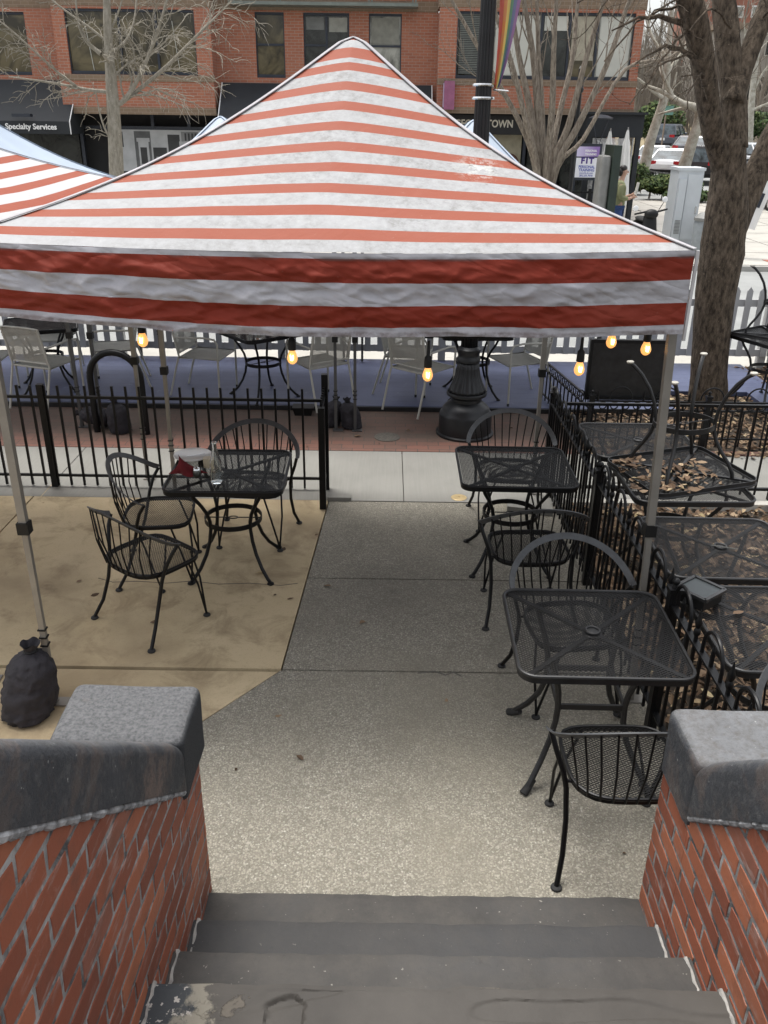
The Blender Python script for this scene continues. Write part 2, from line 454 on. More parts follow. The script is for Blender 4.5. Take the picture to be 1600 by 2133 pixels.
def m_stone():
    t = NT('dark_painted_stone')
    c = t.mix(t.ramp(t.noise(2.2, 6, .6), [(.3, 0.), (.7, 1.)]), (.046, .043, .039), (.078, .072, .064))
    c = t.mix(t.ramp(t.noise(1.1, 4), [(.5, 0.), (.7, .6)]), c, (.062, .067, .073))
    c = t.mix(t.ramp(t.noise(8, 7, .75), [(.42, 0.), (.62, .6)]), c, (.092, .083, .071))
    c = t.mix(t.ramp(t.noise(34, 5, .7), [(.62, 0.), (.74, .45)]), c, (.03, .028, .026))
    c = t.mix(t.ramp(t.noise(5, 6, .75, dist=.5), [(.66, 0.), (.70, .5)]), c, (.15, .12, .09))
    c = t.mix(t.ramp(t.noise(70, 2, .5), [(.73, 0.), (.76, .8)]), c, (.34, .32, .28))
    c = t.mix(t.attr(), c, t.mix(.75, c, (.036, .037, .039)))
    t.bump(t.noise(22, 6, .65), .5, .01)
    return t.fin(c, .75, 0, .4)
stone_m = m_stone()
def m_stone_worn():
    t = NT('worn_top_step_stone')
    c = t.mix(t.ramp(t.noise(2.2, 6, .6), [(.3, 0.), (.7, 1.)]), (.05, .046, .041), (.084, .077, .068))
    w = t.ramp(t.noise(3.4, 7, .62, dist=.35), [(.60, 0.), (.615, 1.)])
    c = t.mix(w, c, t.mix(t.noise(30, 4), (.12, .105, .085), (.085, .075, .062)))
    d = t.node('ShaderNodeVectorMath', operation='DISTANCE'); t.set(d, 0, t.co); t.set(d, 1, (-.86, .21, .505))
    e = t.math('ADD', d.outputs['Value'], t.math('MULTIPLY', t.noise(9, 6, .7), .35))
    c = t.mix(t.ramp(e, [(.37, 1.), (.39, 0.)]), c, (.20, .185, .15))
    c = t.mix(t.ramp(e, [(.27, 1.), (.30, 0.)]), c, t.mix(t.ramp(t.noise(40, 3), [(.6, 0.), (.64, 1.)]), (.04, .045, .05), (.38, .36, .33)))
    ln = t.noise(1.1, 3, .5, dist=.8)
    cr = t.ramp(ln, [(.492, 0.), (.5, 1.), (.508, 0.)])
    c = t.mix(t.math('MULTIPLY', cr, t.ramp(t.noise(2.2, 2), [(.5, 0.), (.6, .8)])), c, (.022, .02, .017))
    h = t.mix(.5, w, t.noise(20, 6, .6))
    t.bump(h, .6, .012)
    return t.fin(c, .75, 0, .4)
stone_worn_m = m_stone_worn()
def m_cap():
    t = NT('dark_cap_stone')
    c = t.mix(t.ramp(t.noise(1.8, 6, .6), [(.3, 0.), (.7, 1.)]), (.026, .029, .034), (.048, .052, .060))
    c = t.mix(t.ramp(t.noise(3.6, 7, .75, dist=.9), [(.50, 0.), (.60, .55)]), c, (.105, .08, .068))
    c = t.mix(t.ramp(t.noise(21, 6, .75), [(.5, 0.), (.68, .55)]), c, (.12, .12, .118))
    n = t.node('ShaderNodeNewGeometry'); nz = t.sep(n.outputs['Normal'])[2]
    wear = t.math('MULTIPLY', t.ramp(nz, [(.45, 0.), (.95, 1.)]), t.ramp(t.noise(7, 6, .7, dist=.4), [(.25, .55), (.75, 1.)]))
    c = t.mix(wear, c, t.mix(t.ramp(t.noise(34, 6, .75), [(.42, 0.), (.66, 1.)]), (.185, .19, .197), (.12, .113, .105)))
    c = t.mix(t.ramp(t.noise(60, 2, .5), [(.74, 0.), (.77, .7)]), c, (.4, .4, .38))
    dd = t.node('ShaderNodeVectorMath', operation='DISTANCE'); t.set(dd, 0, t.co); t.set(dd, 1, (.237, .17, 1.02))
    c = t.mix(t.math('MULTIPLY', t.ramp(t.math('ADD', dd.outputs['Value'], t.math('MULTIPLY', t.noise(14, 6, .75, dist=.6), .42)), [(.28, 1.), (.37, 0.)]), t.ramp(t.noise(30, 5, .7), [(.35, .3), (.6, .85)])), c, (.16, .115, .095))
    t.bump(t.noise(30, 7, .75, dist=.3), .8, .012)
    return t.fin(c, .7, 0, .4)
cap_m = m_cap()
def m_pitcap():
    t = NT('pitted_cap_stone')
    c = t.mix(t.ramp(t.noise(70, 5, .7), [(.36, 0.), (.6, 1.)]), (.10, .102, .106), (.20, .202, .206))
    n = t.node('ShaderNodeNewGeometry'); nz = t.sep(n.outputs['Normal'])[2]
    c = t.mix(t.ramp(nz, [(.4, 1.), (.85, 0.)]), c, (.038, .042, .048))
    c = t.mix(t.ramp(t.noise(5, 5, .6), [(.62, 0.), (.7, .5)]), c, (.16, .12, .10))
    t.bump(t.noise(52, 6, .75), 1.0, .022)
    return t.fin(c, .75, 0, .4)
pitcap_m = m_pitcap()
def m_nearbrick():
    t = NT('red_painted_brick'); a = t.attr()
    c = t.ramp(a, [(0, (.19, .058, .034)), (.3, (.25, .076, .042)), (.65, (.30, .095, .05)), (.88, (.38, .135, .07)), (1, (.22, .085, .06))])
    c = t.mix(t.ramp(t.noise(5, 6, .7, dist=.4), [(.5, 0.), (.68, .5)]), c, (.13, .062, .042))
    c = t.mix(t.ramp(t.noise(3.2, 6, .75, dist=.8), [(.60, 0.), (.70, .6)]), c, (.38, .24, .20))
    c = t.mix(t.ramp(t.noise(45, 4, .7), [(.62, 0.), (.70, .45)]), c, (.09, .045, .03))
    s_ = t.sep(); vv = t.comb(t.math('MULTIPLY', s_[1], 5.0), t.math('MULTIPLY', s_[2], 26.0), s_[0])
    c = t.mix(t.math('MULTIPLY', t.ramp(t.noise(1, 5, .7, vec=vv), [(.56, 0.), (.70, .7)]), t.ramp(t.noise(2.4, 3), [(.45, 0.), (.6, 1.)])), c, (.40, .34, .31))
    t.bump(t.noise(55, 5, .65), .35, .004)
    return t.fin(c, .7, 0, .35)
nearbrick_m = m_nearbrick()
def m_mortar():
    t = NT('grey_mortar')
    c = t.mix(t.ramp(t.noise(7, 6, .75, dist=1), [(.36, 0.), (.64, 1.)]), (.06, .06, .06), (.37, .365, .355))
    t.bump(t.noise(60, 5), .5, .006)
    return t.fin(c, .9)
mortar_m = m_mortar()
white_mortar = M('white_grey_mortar', (.27, .275, .28), .9, 0, .75, 26, .9, 70)
def m_facade():
    t = NT('red_brick_facade'); s = t.sep()
    b = t.node('ShaderNodeTexBrick'); t.set(b, 'Vector', t.comb(t.math('ADD', s[0], s[1]), s[2])); t.set(b, 'Scale', 1.0); b.offset = .5
    for k, v in (('Brick Width', .21), ('Row Height', .072), ('Mortar Size', .007), ('Bias', -.2), ('Color1', (.37, .138, .080, 1)), ('Color2', (.29, .102, .060, 1)), ('Mortar', (.33, .24, .19, 1))): t.set(b, k, v)
    c = t.mix(t.ramp(t.noise(.5, 5), [(.4, 0.), (.7, .35)]), b.outputs['Color'], (.19, .08, .06))
    return t.fin(c, .85)
facade_m = m_facade()
facade_near = m_facade()
def m_facade_tan():
    t = NT('tan_brick_band'); s = t.sep()
    b = t.node('ShaderNodeTexBrick'); t.set(b, 'Vector', t.comb(t.math('ADD', s[0], s[1]), s[2])); t.set(b, 'Scale', 1.0); b.offset = .5
    for k, v in (('Brick Width', .21), ('Row Height', .09), ('Mortar Size', .006), ('Color1', (.21, .15, .10, 1)), ('Color2', (.17, .12, .08, 1)), ('Mortar', (.26, .2, .15, 1))): t.set(b, k, v)
    return t.fin(b.outputs['Color'], .85)
band_m = m_facade_tan()
def m_bark(name, c1, c2, sx=30., sz=5.):
    t = NT(name); s = t.sep()
    vec = t.comb(t.math('MULTIPLY', s[0], sx), t.math('MULTIPLY', s[1], sx), t.math('MULTIPLY', s[2], sz))
    f = t.noise(1, 5, .65, vec=vec)
    c = t.mix(t.ramp(f, [(.35, 0.), (.65, 1.)]), c1, c2)
    c = t.mix(t.ramp(t.noise(45, 3), [(.68, 0.), (.74, .7)]), c, sc(c2, 2.2))
    t.bump(t.noise(1, 6, .7, vec=vec), .8, .03)
    return t.fin(c, .9, 0, .2)
bark_dark = m_bark('dark_bark', (.035, .027, .020), (.16, .125, .092), 26, 10)
bark_grey = m_bark('grey_bark', (.20, .18, .14), (.34, .31, .26), 20, 6)
bark_brown = m_bark('striped_brown_bark', (.12, .095, .075), (.30, .26, .21), 25, 5)
bark_pale = m_bark('pale_mottled_bark', (.26, .24, .19), (.48, .46, .40), 5, 4)
bark_far = M('far_bark', (.19, .165, .135), .9, 0, .25, 2)
def m_leaf(name, stops, rough=.8):
    t = NT(name); c = t.ramp(t.attr(), stops); return t.fin(c, rough, 0, .3)
dryleaf_m = m_leaf('dry_leaves', [(0, (.06, .038, .024)), (.4, (.13, .082, .05)), (.75, (.23, .155, .096)), (.93, (.36, .265, .17)), (1, (.46, .37, .21))])
evergreen_m = m_leaf('evergreen_leaves', [(0, (.02, .035, .012)), (.6, (.05, .085, .025)), (1, (.12, .15, .045))])
soil_m = M('dark_soil', (.05, .038, .027), .95, 0, .35, 4, .6, 30)
hill_m = M('dry_hillside', (.22, .18, .11), .95, 0, .3, .3)

# ------------------------------------------------------------------ setting: ground, paving, street
def sheet(name, polys, z, mat, th=0.03):
    mb = MB()
    for p in polys: mb.prism(p, z - th, z)
    return struct(mb.build(name, mat))
def rect(x0, x1, y0, y1): return [(x0, y0), (x1, y0), (x1, y1), (x0, y1)]
sheet('ground', [rect(-250, 250, -60, 400)], -0.03, ground_m, .2)
G = .006
sheet('patio_slab', [[(-2.86 + G, 3.97), (-.572, 3.97), (-.520, 5.01), (-2.86 + G, 5.01)], [(-2.86 + G, 5.01), (-.52, 5.01), (-.455, 6.3), (-.475, 6.52), (-2.86 + G, 6.56)],
      [(-2.86 + G, 1.2), (-1.3, 1.2), (-1.3, 3.02), (-.585, 3.94), (-2.86 + G, 3.94)], rect(-7, -2.86 - G, 3.96 + G, 6.6), rect(-7, -2.86 - G, 1.2, 3.94)], 0, beige_m)
sheet('walkway', [[(-.562, 3.965), (1.45, 3.965), (1.45, 5.005), (-.510, 5.005)], [(-.509, 5.02), (1.45, 5.02), (1.45, 6.28), (-.446, 6.28)],
      [(-1.28, 2.3), (1.45, 2.3), (1.45, 3.95), (-.57, 3.95), (-1.28, 3.03)]], .002, agg_m)
walk_parts = []
x = -9.0; pv = []
for w in (1.55, 1.5, 1.6, 1.55, 1.5, 1.46, 1.2, 1.5, 1.55, 1.5, 1.55, 1.5):
    pv.append(rect(x + .004, x + w - .004, 6.30, 7.43)); x += w
sheet('sidewalk', pv, .001, sidewalk_m)
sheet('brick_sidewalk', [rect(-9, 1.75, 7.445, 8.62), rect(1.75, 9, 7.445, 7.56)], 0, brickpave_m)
sheet('planting_bed', [rect(1.46, 9, -.5, 6.28), rect(1.75, 9, 7.57, 9.35), rect(4.35, 9, 9.35, 10.9)], -.012, soil_m)
sheet('street', [rect(-90, 90, 10.62, 18.3)], -.004, street_m)
# kerb strip of paler gutter, painted turn arrow in the street
sheet('gutter', [rect(-90, 90, 10.62, 11.5)], .002, plaza_m, .004)
mbk = MB()
for px, pw in ((-3.35, .12), (-1.9, .12)):
    mbk.prism(rect(px, px + pw, 12.2, 14.8), .0, .003)
    mbk.prism([(px - .35, 14.8), (px + pw + .35, 14.8), (px + pw / 2, 15.7)], .0, .003)
for i in range(6): mbk.prism(rect(-9 + i * 6, -6.2 + i * 6, 14.7, 14.82), .0, .003) if i not in (1,) else None
struct(mbk.build('street_marking', white_paint))
sheet('far_sidewalk', [rect(-90, 90, 18.45, 34.0)], .11, plaza_m, .1)
sheet('far_kerb', [rect(-90, 90, 18.3, 18.44)], .10, m_concrete('kerb_concrete', (.28, .27, .25), (.36, .35, .32), brush=False), .12)
sheet('side_street', [rect(5, 60, 34, 74)], .02, street_m, .05)
ck = MB(); rck = random.Random(4)
cp = [(205, 1205), (235, 1214), (290, 1211), (345, 1216), (400, 1212), (455, 1217), (520, 1213), (585, 1218), (620, 1214)]
pp = [atz(x_, y_ + rck.uniform(-2, 2), .0015) for x_, y_ in cp]
ck.band(pp, V((0, 1, 0)), .004, .002)
cp = [(870, 1402), (905, 1398), (928, 1406), (945, 1400), (960, 1408)]
ck.band([atz(x_, y_, .003) for x_, y_ in cp], V((0, 1, 0)), .010, .002)
struct(ck.build('slab_crack', ground_m))
pj = MB()
for yy in (20.3, 22.2, 24.1, 26, 28, 30, 32): pj.prism(rect(4.5, 30, yy, yy + .02), .11, .113)
for xx in (7.4, 9.3, 11.2, 13.1): pj.prism(rect(xx, xx + .02, 18.5, 34), .11, .1132)
struct(pj.build('pavement_joint', ground_m))
sheet('tactile_strip', [rect(9.7, 10.9, 21.3, 21.9), rect(9.5, 10.6, 19.6, 20.1)], .118, M('yellow_tactile', (.5, .4, .2), .8), .006)
sheet('ramp_brick', [rect(8.2, 12, 18.5, 19.2)], .116, M('red_ramp_paving', (.33, .11, .07), .8), .005)
# hillside behind the parked cars
hb = MB()
def hillf(u, v):
    x = -20 + 120 * u; y = 74 + 110 * v
    return V((x, y, -.2 + 11.0 * (v ** .8) + .5 * noise.noise(V((x * .08, y * .08, 0)))))
hb.grid(hillf, 40, 30)
struct(hb.build('hillside', hill_m, smooth='all'))

# deck, cut around the trunk
dk = thing('deck_platform', (0, 9.5, 0), 'blue grey painted wooden deck platform holding the taupe chairs', 'deck')
mb = MB()
for i in range(11):
    y0 = 8.655 + i * .175; y1 = y0 + .1735
    if y1 < 9.4: mb.b2(-7.5, 3.1, y0, y1, .0, .05); mb.b2(4.12, 4.4, y0, y1, .0, .05)
    else: mb.b2(-7.5, 4.5, y0, y1, .0, .05)
mb.build('deck_surface', deck_m, dk)
MB().b2(-7.5, 3.1, 8.628, 8.652, -.01, .045).build('front_trim', black_worn, dk)

# ------------------------------------------------------------------ stone steps and cheek walls
XL, XR = -.665, 1.025
steps = thing('stone_steps', (.18, 1.4, 0), 'dark grey painted stone steps leading down to the walkway', 'steps')
tr = [(2.42, .035), (2.185, .165), (1.925, .335), (1.69, .505), (1.43, .675), (1.17, .845), (.91, 1.015)]
for i, (yf, z) in enumerate(tr):
    yb = tr[i + 1][0] - .03 if i + 1 < len(tr) else .5
    mb = MB(); nx, ny = 60, 8
    def stf(u, v, yf=yf, yb=yb, z=z, i=i):
        xx = XL - .01 + (XR - XL + .02) * u
        # section: top back -> nosing -> riser bottom
        sec = [(yb, z), (yf - .06, z), (yf - .018, z - .001), (yf - .004, z - .007), (yf, z - .022), (yf - .002, z - .05), (yf - .012, z - .12), (yf - .012, z - .185), (yf - .02, z - .19)]
        k = min(8, int(round(v * 8))); y, zz = sec[k]
        w = noise.noise(V((xx * 6, i * 7.3, k * .3))) * .006 + noise.noise(V((xx * 22, i * 3.1, 0))) * .003
        chip = max(0, noise.noise(V((xx * 3.1, i * 9.7, 1))) - .35) * .03 if i > 2 else 0
        return V((xx, y + (w - chip if 2 <= k <= 6 else 0), zz + (w * .6 - chip * .6 if k >= 2 else w * .2)))
    if i == 3:
        def stf2(u, v):
            xx = XL - .01 + (XR - XL + .02) * u
            if v < .75:
                y = yb + (yf - .02 - yb) * v / .75; zz = z + noise.noise(V((xx * 14, y * 14, 3))) * .0015
                dx = (xx + .262) / .062; dy = (y - 1.60) / .055
                k = dx * dx + (dy * dy if dy > 0 else dy * dy * .5) + .5 * noise.noise(V((xx * 26, y * 26, 1)))
                if k < 1 and dy > -1.2: zz -= .014 * min(1, (1 - k) * 5)
                k2 = noise.noise(V((xx * 2.3 + 4, y * 9, 8)))
                if k2 > .28 and y > 1.52: zz -= .006 * min(1, (k2 - .28) * 14)
                return V((xx, y, zz))
            p = stf(u, .25 + (v - .75) / .25 * .75); return p
        mb.grid(stf2, 220, 80)
    else: mb.grid(stf, nx, 8, lambda u, v, i=i: (.35, 1.0, .45, 0, .5, .6, .5)[i] * (.75 + .5 * abs(u - .5)))
    mb.build('step', stone_worn_m if i == 3 else stone_m, steps, smooth=True)
def clip_poly(poly, clip):
    """Sutherland-Hodgman, clip is convex ccw"""
    out = poly
    for i in range(len(clip)):
        a, b = clip[i], clip[(i + 1) % len(clip)]
        inp = out; out = []
        if not inp: return []
        def side(p): return (b[0] - a[0]) * (p[1] - a[1]) - (b[1] - a[1]) * (p[0] - a[0])
        for j in range(len(inp)):
            p, q = inp[j], inp[(j + 1) % len(inp)]
            sp, sq = side(p), side(q)
            if sp >= 0: out.append(p)
            if sp * sq < 0:
                t = sp / (sp - sq); out.append((p[0] + (q[0] - p[0]) * t, p[1] + (q[1] - p[1]) * t))
    return out
def area(p): return abs(sum(p[i][0] * p[(i + 1) % len(p)][1] - p[(i + 1) % len(p)][0] * p[i][1] for i in range(len(p)))) / 2
def bricks(mb, clips, X, sgn, ang, rng, L=.208, Hc=.0655, J=.0145):
    ca, sa = math.cos(ang), math.sin(ang)
    for r in range(-40, 50):
        off = (.5 * (r % 2)) * (L + J) + rng.uniform(-.012, .012)
        for k in range(-16, 18):
            x0 = k * (L + J) + off; z0 = r * (Hc + J)
            jt = lambda: rng.uniform(-.0022, .0022)
            hl = L if rng.random() > .12 else L
            rc = [(x0 + hl * q / 5 + jt(), z0 + jt() + (.0025 if q in (0, 5) else 0)) for q in range(6)] + [(x0 + hl + jt(), z0 + Hc * .5)] + [(x0 + hl * (5 - q) / 5 + jt(), z0 + Hc + jt() - (.0025 if q in (0, 5) else 0)) for q in range(6)] + [(x0 + jt(), z0 + Hc * .5)]
            rp = [(1.9 + p[0] * ca - p[1] * sa, .45 + p[0] * sa + p[1] * ca) for p in rc]
            tone = rng.random(); dp = .0012 + rng.uniform(0, .0016)
            for cl in clips:
                q = clip_poly(rp, cl)
                if len(q) < 3 or area(q) < 2e-4: continue
                cxx = sum(p[0] for p in q) / len(q); czz = sum(p[1] for p in q) / len(q); n = len(q)
                def ins(p, d):
                    dx, dz = cxx - p[0], czz - p[1]; l = math.hypot(dx, dz) or 1
                    return (p[0] + dx / l * d, p[1] + dz / l * d)
                vs = [V((X, p[0], p[1])) for p in q] + [V((X + sgn * dp * .7, *ins(p, .001))) for p in q] + [V((X + sgn * dp, *ins(p, .004))) for p in q]
                fs = [(i, (i + 1) % n, (i + 1) % n + n, i + n) for i in range(n)] + [(i + n, (i + 1) % n + n, (i + 1) % n + 2 * n, i + 2 * n) for i in range(n)] + [tuple(2 * n + i for i in range(n))]
                if sgn < 0: fs = [tuple(reversed(f)) for f in fs]
                mb.add(vs, fs, [tone] * len(vs))
def rounded_slab(mb, x0, x1, y0, y1, z0, z1, r, seed, amp=.006, n=26):
    """closed box with rounded, slightly uneven edges"""
    cx, cy, cz = (x0 + x1) / 2, (y0 + y1) / 2, (z0 + z1) / 2
    hx, hy, hz = (x1 - x0) / 2, (y1 - y0) / 2, (z1 - z0) / 2
    def pt(p):
        q = V((max(-hx + r, min(hx - r, p[0])), max(-hy + r, min(hy - r, p[1])), max(-hz, min(hz - r, p[2]))))
        d = V(p) - q
        if d.length > 1e-9: d = d.normalized() * r if d.z >= 0 and (abs(d.x) + abs(d.y) + abs(d.z)) > 0 else d
        w = noise.noise(V((p[0] * 5 + seed, p[1] * 5, p[2] * 5))) * amp
        o = q + d
        return V((cx, cy, cz)) + o * (1 + w / max(hx, hy))
    for ax in range(3):
        for sg in (-1, 1):
            o = [hx, hy, hz]
            def fn(u, v, ax=ax, sg=sg):
                a, b = 2 * u - 1, 2 * v - 1
                if sg < 0: a = -a
                p = [0, 0, 0]; p[ax] = sg * o[ax]; p[(ax + 1) % 3] = a * o[(ax + 1) % 3]; p[(ax + 2) % 3] = b * o[(ax + 2) % 3]
                return pt(p)
            mb.grid(fn, n, n)
def cheek(name, side, X, cap_top, yfront, yback, slope, label, courses, capmat, capx):
    sg = 1 if side == 'L' else -1           # inner face normal direction in x
    root = thing(name, (X - sg * .22, 1.7, 0), label, 'wall')
    capb = cap_top - .26
    y1 = .1
    ts = math.tan(slope)
    z_at = (lambda y: .848 + (2.10 - y) * ts) if side == 'L' else (lambda y: .794 + (2.083 - y) * ts)        # underside of the raked coping
    pier = [(yback, -.02), (min(yfront, 2.49) - .03, -.02), (min(yfront, 2.49) - .03, capb), (yback, capb)]
    chk = [(y1, -.02), (yback, -.02), (yback, z_at(yback)), (y1, z_at(y1))]
    mb = MB()
    for poly in (pier, chk):
        n = len(poly); Xo = X - sg * .42
        vs = [V((X, p[0], p[1])) for p in poly] + [V((Xo, p[0], p[1])) for p in poly]
        mb.mi = 0; mb.add(vs, [tuple(range(n))])
        mb.mi = 1; mb.add(vs, [tuple(reversed(range(n, 2 * n)))] + [(i, i + n, (i + 1) % n + n, (i + 1) % n) for i in range(n)])
    mb.build('wall_core', [mortar_m, facade_near], root)
    mb = MB(); bricks(mb, [pier, chk], X, sg, courses, random.Random(5 if side == 'L' else 9))
    mb.build('brick_facing', nearbrick_m, root)
    # mortar fillet below the coping
    mb = MB(); pts = []; rad = []
    for i in range(200):
        y = yback - .0 - i * (yback - y1) / 199
        pts.append(V((X + sg * .004, y, z_at(y) - .012 + .004 * noise.noise(V((y * 18, 0, X)))))); rad.append(.012 + .006 * noise.noise(V((y * 40, 3, X))) + .004 * noise.noise(V((y * 110, 5, X))))
    mb.tube(pts, rad, 8); mb.build('mortar_fillet', white_mortar, root, smooth=True)
    mb = MB()
    xa, xb = (X - capx, X + .015) if side == 'L' else (X - .015, X + capx)
    rounded_slab(mb, xa, xb, yback, yfront, capb, cap_top, .035, X * 3)
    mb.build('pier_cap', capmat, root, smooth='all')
    # raked coping: profile swept up the slope
    mb = MB()
    th = .157 if side == 'L' else .165; wd = .40
    xin = X + sg * .018
    prof = []
    r = .04
    for k in range(7):
        a = math.pi / 2 * k / 6; prof.append((xin - sg * (r - r * math.cos(a)), th - r + r * math.sin(a)))
    for k in range(7):
        a = math.pi / 2 * (1 - k / 6); prof.append((xin - sg * (wd - r + r * math.cos(a)), th - r + r * math.sin(a)))
    prof = [(xin, 0)] + prof + [(xin - sg * wd, 0)]
    n = len(prof); NS = 44; vs = []
    L = (yback - y1) / math.cos(slope)
    for s_ in range(NS + 1):
        d = L * s_ / NS
        for px, pz in prof:
            y = yback - .002 - d * math.cos(slope); z = z_at(yback) + d * math.sin(slope) + pz / math.cos(slope) * 1.0
            w = .005 * noise.noise(V((px * 6, d * 6, pz * 6)))
            if s_ == 0 and pz > th - r * 1.05: z -= .012
            vs.append(V((px + sg * w, y, z + w)))
    fs = [(s_ * n + j, s_ * n + (j + 1) % n, (s_ + 1) * n + (j + 1) % n, (s_ + 1) * n + j) for s_ in range(NS) for j in range(n)]
    fs += [tuple(reversed(range(n))), tuple(NS * n + j for j in range(n))]
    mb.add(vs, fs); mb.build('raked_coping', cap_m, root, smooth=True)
    return root
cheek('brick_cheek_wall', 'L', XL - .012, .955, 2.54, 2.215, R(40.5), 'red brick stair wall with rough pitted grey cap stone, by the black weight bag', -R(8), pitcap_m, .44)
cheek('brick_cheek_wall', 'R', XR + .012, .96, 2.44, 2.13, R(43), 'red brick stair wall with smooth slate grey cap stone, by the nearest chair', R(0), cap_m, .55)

# mortar patches at the tread ends
grout = M('pale_grout', (.3, .29, .27), .9, 0, .35, 30)
for (yf, z), (yb, zb) in zip(tr[1:4], tr[:3]):
    for X, sg in ((XL, 1), (XR, -1)):
        mb = MB(); P_ = [V((X + sg * (.004 + .006 * noise.noise(V((k * .9, z * 20, X)))), yf - .002 - .2 * k / 9, z - .004)) for k in range(10)]
        mb.tube(P_, [.007 + .005 * noise.noise(V((k * .7, z * 9, X + 3))) for k in range(10)], 6); mb.build('mortar_seam', grout, steps, smooth=True)

# ------------------------------------------------------------------ canopies
def canopy(x0, x1, y0, y1, ze, zp, topmat, valmat, pipemat, legmat, label, group, legs, valh=.35, stripes=11.55, bow=.118, vh=None, seed=0.0, detail=True, sagf=.03):
    cx, cy = (x0 + x1) / 2, (y0 + y1) / 2
    root = thing('pop_up_canopy', (cx, cy, 0), label, 'canopy', group)
    A = V((cx + (.08 if vh else 0), cy, zp)); cs = [V((x0, y0, ze)), V((x1, y0, ze)), V((x1, y1, ze)), V((x0, y1, ze))]
    mb = MB(); N = 48 if detail else 24
    outs = [V((0, -1, .5)), V((1, 0, .5)), V((0, 1, .5)), V((-1, 0, .5))]
    for i in range(4):
        a, b = cs[i], cs[(i + 1) % 4]
        def fn(u, v, a=a, b=b, i=i):
            s_ = 2 * u - 1
            e = a.lerp(b, u); e.z -= sagf * (1 - s_ * s_) * (1 - v) ** 6
            p = e.lerp(A, v)
            p.z -= math.sin(math.pi * v) * ((.04 + (bow - .04) * abs(s_) ** 1.25) if i in (0, 2) else bow * (1.12 - .12 * abs(s_)))
            w = noise.noise(V((p.x * 2.2 + seed, p.y * 2.2, i))) * .012 + noise.noise(V((p.x * 6 + seed, p.y * 5, i + 3))) * .004
            p = p + outs[i] * w * (1 - abs(s_) ** 4) * (1 - v)
            # rounded crown
            k = .955
            if v > k: p.z -= (zp - ze) * (v - k) * .62
            return p
        def tf(u, v, i=i):
            if stripes > 1:
                if v < .853: a_ = v / .096 + .5625
                else:
                    kn = [(.853, 9.44), (.869, 10.0), (.927, 10.44), (.975, 11.0), (1.001, 11.3)]
                    for (p0, q0), (p1, q1) in zip(kn, kn[1:]):
                        if p0 <= v <= p1: a_ = q0 + (q1 - q0) * (v - p0) / (p1 - p0)
                return a_ + .03 * noise.noise(V((u * 3 + seed, v * 2, i)))
            return v * stripes + .53 + (0 if stripes < 1 else .05 * noise.noise(V((u * 3 + seed, v * 2, i))))
        mb.grid(fn, N, N, tf)
    mb.build('canopy_top', topmat, root, smooth='all')
    mb = MB()
    for i in range(4):
        c = cs[i]; pts = []
        for k in range(25):
            v = k / 24; p = c.lerp(A, v); p.z -= math.sin(math.pi * v) * bow
            if v > .955: p.z -= (zp - ze) * (v - .955) * .62
            pts.append(p + V((0, 0, .006)))
        n = (A - c).cross(V((0, 0, 1))).normalized()
        mb.band(pts, n, .026, .004)
    mb.build('hip_tape', pipemat, root)
    if valmat:
        mb = MB()
        for i in range(4):
            a, b = cs[i], cs[(i + 1) % 4]; out = V((outs[i].x, outs[i].y, 0)); L = (b - a).length
            def fn(u, v, a=a, b=b, out=out, i=i, L=L):
                s_ = 2 * u - 1
                p = a.lerp(b, u); p.z -= sagf * (1 - s_ * s_)
                h = vh(u) if (vh and i == 0) else valh
                x = u * L + seed * 3.7 + i * 11
                p.z -= h * v
                w = .016 * noise.noise(V((x * 1.3, v * .8, i)))
                # diagonal creases: ridged noise sheared along the drop
                q = V((x * 2.2 - v * h * 5.0, v * h * 7 + x * .8, 2.7))
                r1 = 1 - abs(noise.noise(q)) * 2
                q2 = V((x * 5.5 + v * h * 7, v * h * 13 - x * 1.5, 9.1)); r2 = 1 - abs(noise.noise(q2)) * 2
                q3 = V((x * 11 - v * h * 16, v * h * 26 + x * 3, 5.1)); r3 = 1 - abs(noise.noise(q3)) * 2
                w += (.015 * r1 + .012 * r2 + .008 * r3) * min(1, v * 4) * (1 - abs(s_) ** 8)
                w += .02 * v * math.sin(x * 2.1 + .6)
                if v > .93: w += .004
                p.z += .008 * v * noise.noise(V((x * 2.2, 7, 0)))
                return p + out * (w + .004)
            mb.grid(fn, 420 if (i == 0 and detail) else 50, 48 if (i == 0 and detail) else 10, lambda u, v: v)
        mb.build('valance', valmat, root, smooth='all')
        if detail:
            for (c, s1) in ((cs[1], 1), (cs[0], -1)):
                MB().box((c.x + s1 * .012, c.y - .004, c.z - valh / 2 - .01), (.011, .012, valh + .02)).build('corner_seam', seam_white, root)
    # frame under the cloth
    mb = MB()
    for i in range(4):
        a, b = cs[i] - V((0, 0, .12)), cs[(i + 1) % 4] - V((0, 0, .12)); m_ = (a + b) / 2
        ins = (V((cx, cy, 0)) - V((m_.x, m_.y, 0))).normalized() * .05
        q1 = a.lerp(b, .25); q3 = a.lerp(b, .75); dn = V((0, 0, -.0))
        for (s0, s1) in ((a, m_ + V((0, 0, -.16))), (a + V((0, 0, -.16)), m_), (m_, b + V((0, 0, -.16))), (m_ + V((0, 0, -.16)), b)):
            mb.bar(s0 + ins, s1 + ins, .014, .025)
    for c in cs: mb.bar(c + V((0, 0, -.05)) + (A - c) * .03, c.lerp(A, .5) + V((0, 0, -bow - .03)), .02, .02).bar(c.lerp(A, .5) + V((0, 0, -bow - .03)), A + V((0, 0, -.10)), .02, .02)
    mb.build('scissor_frame', legmat, root)
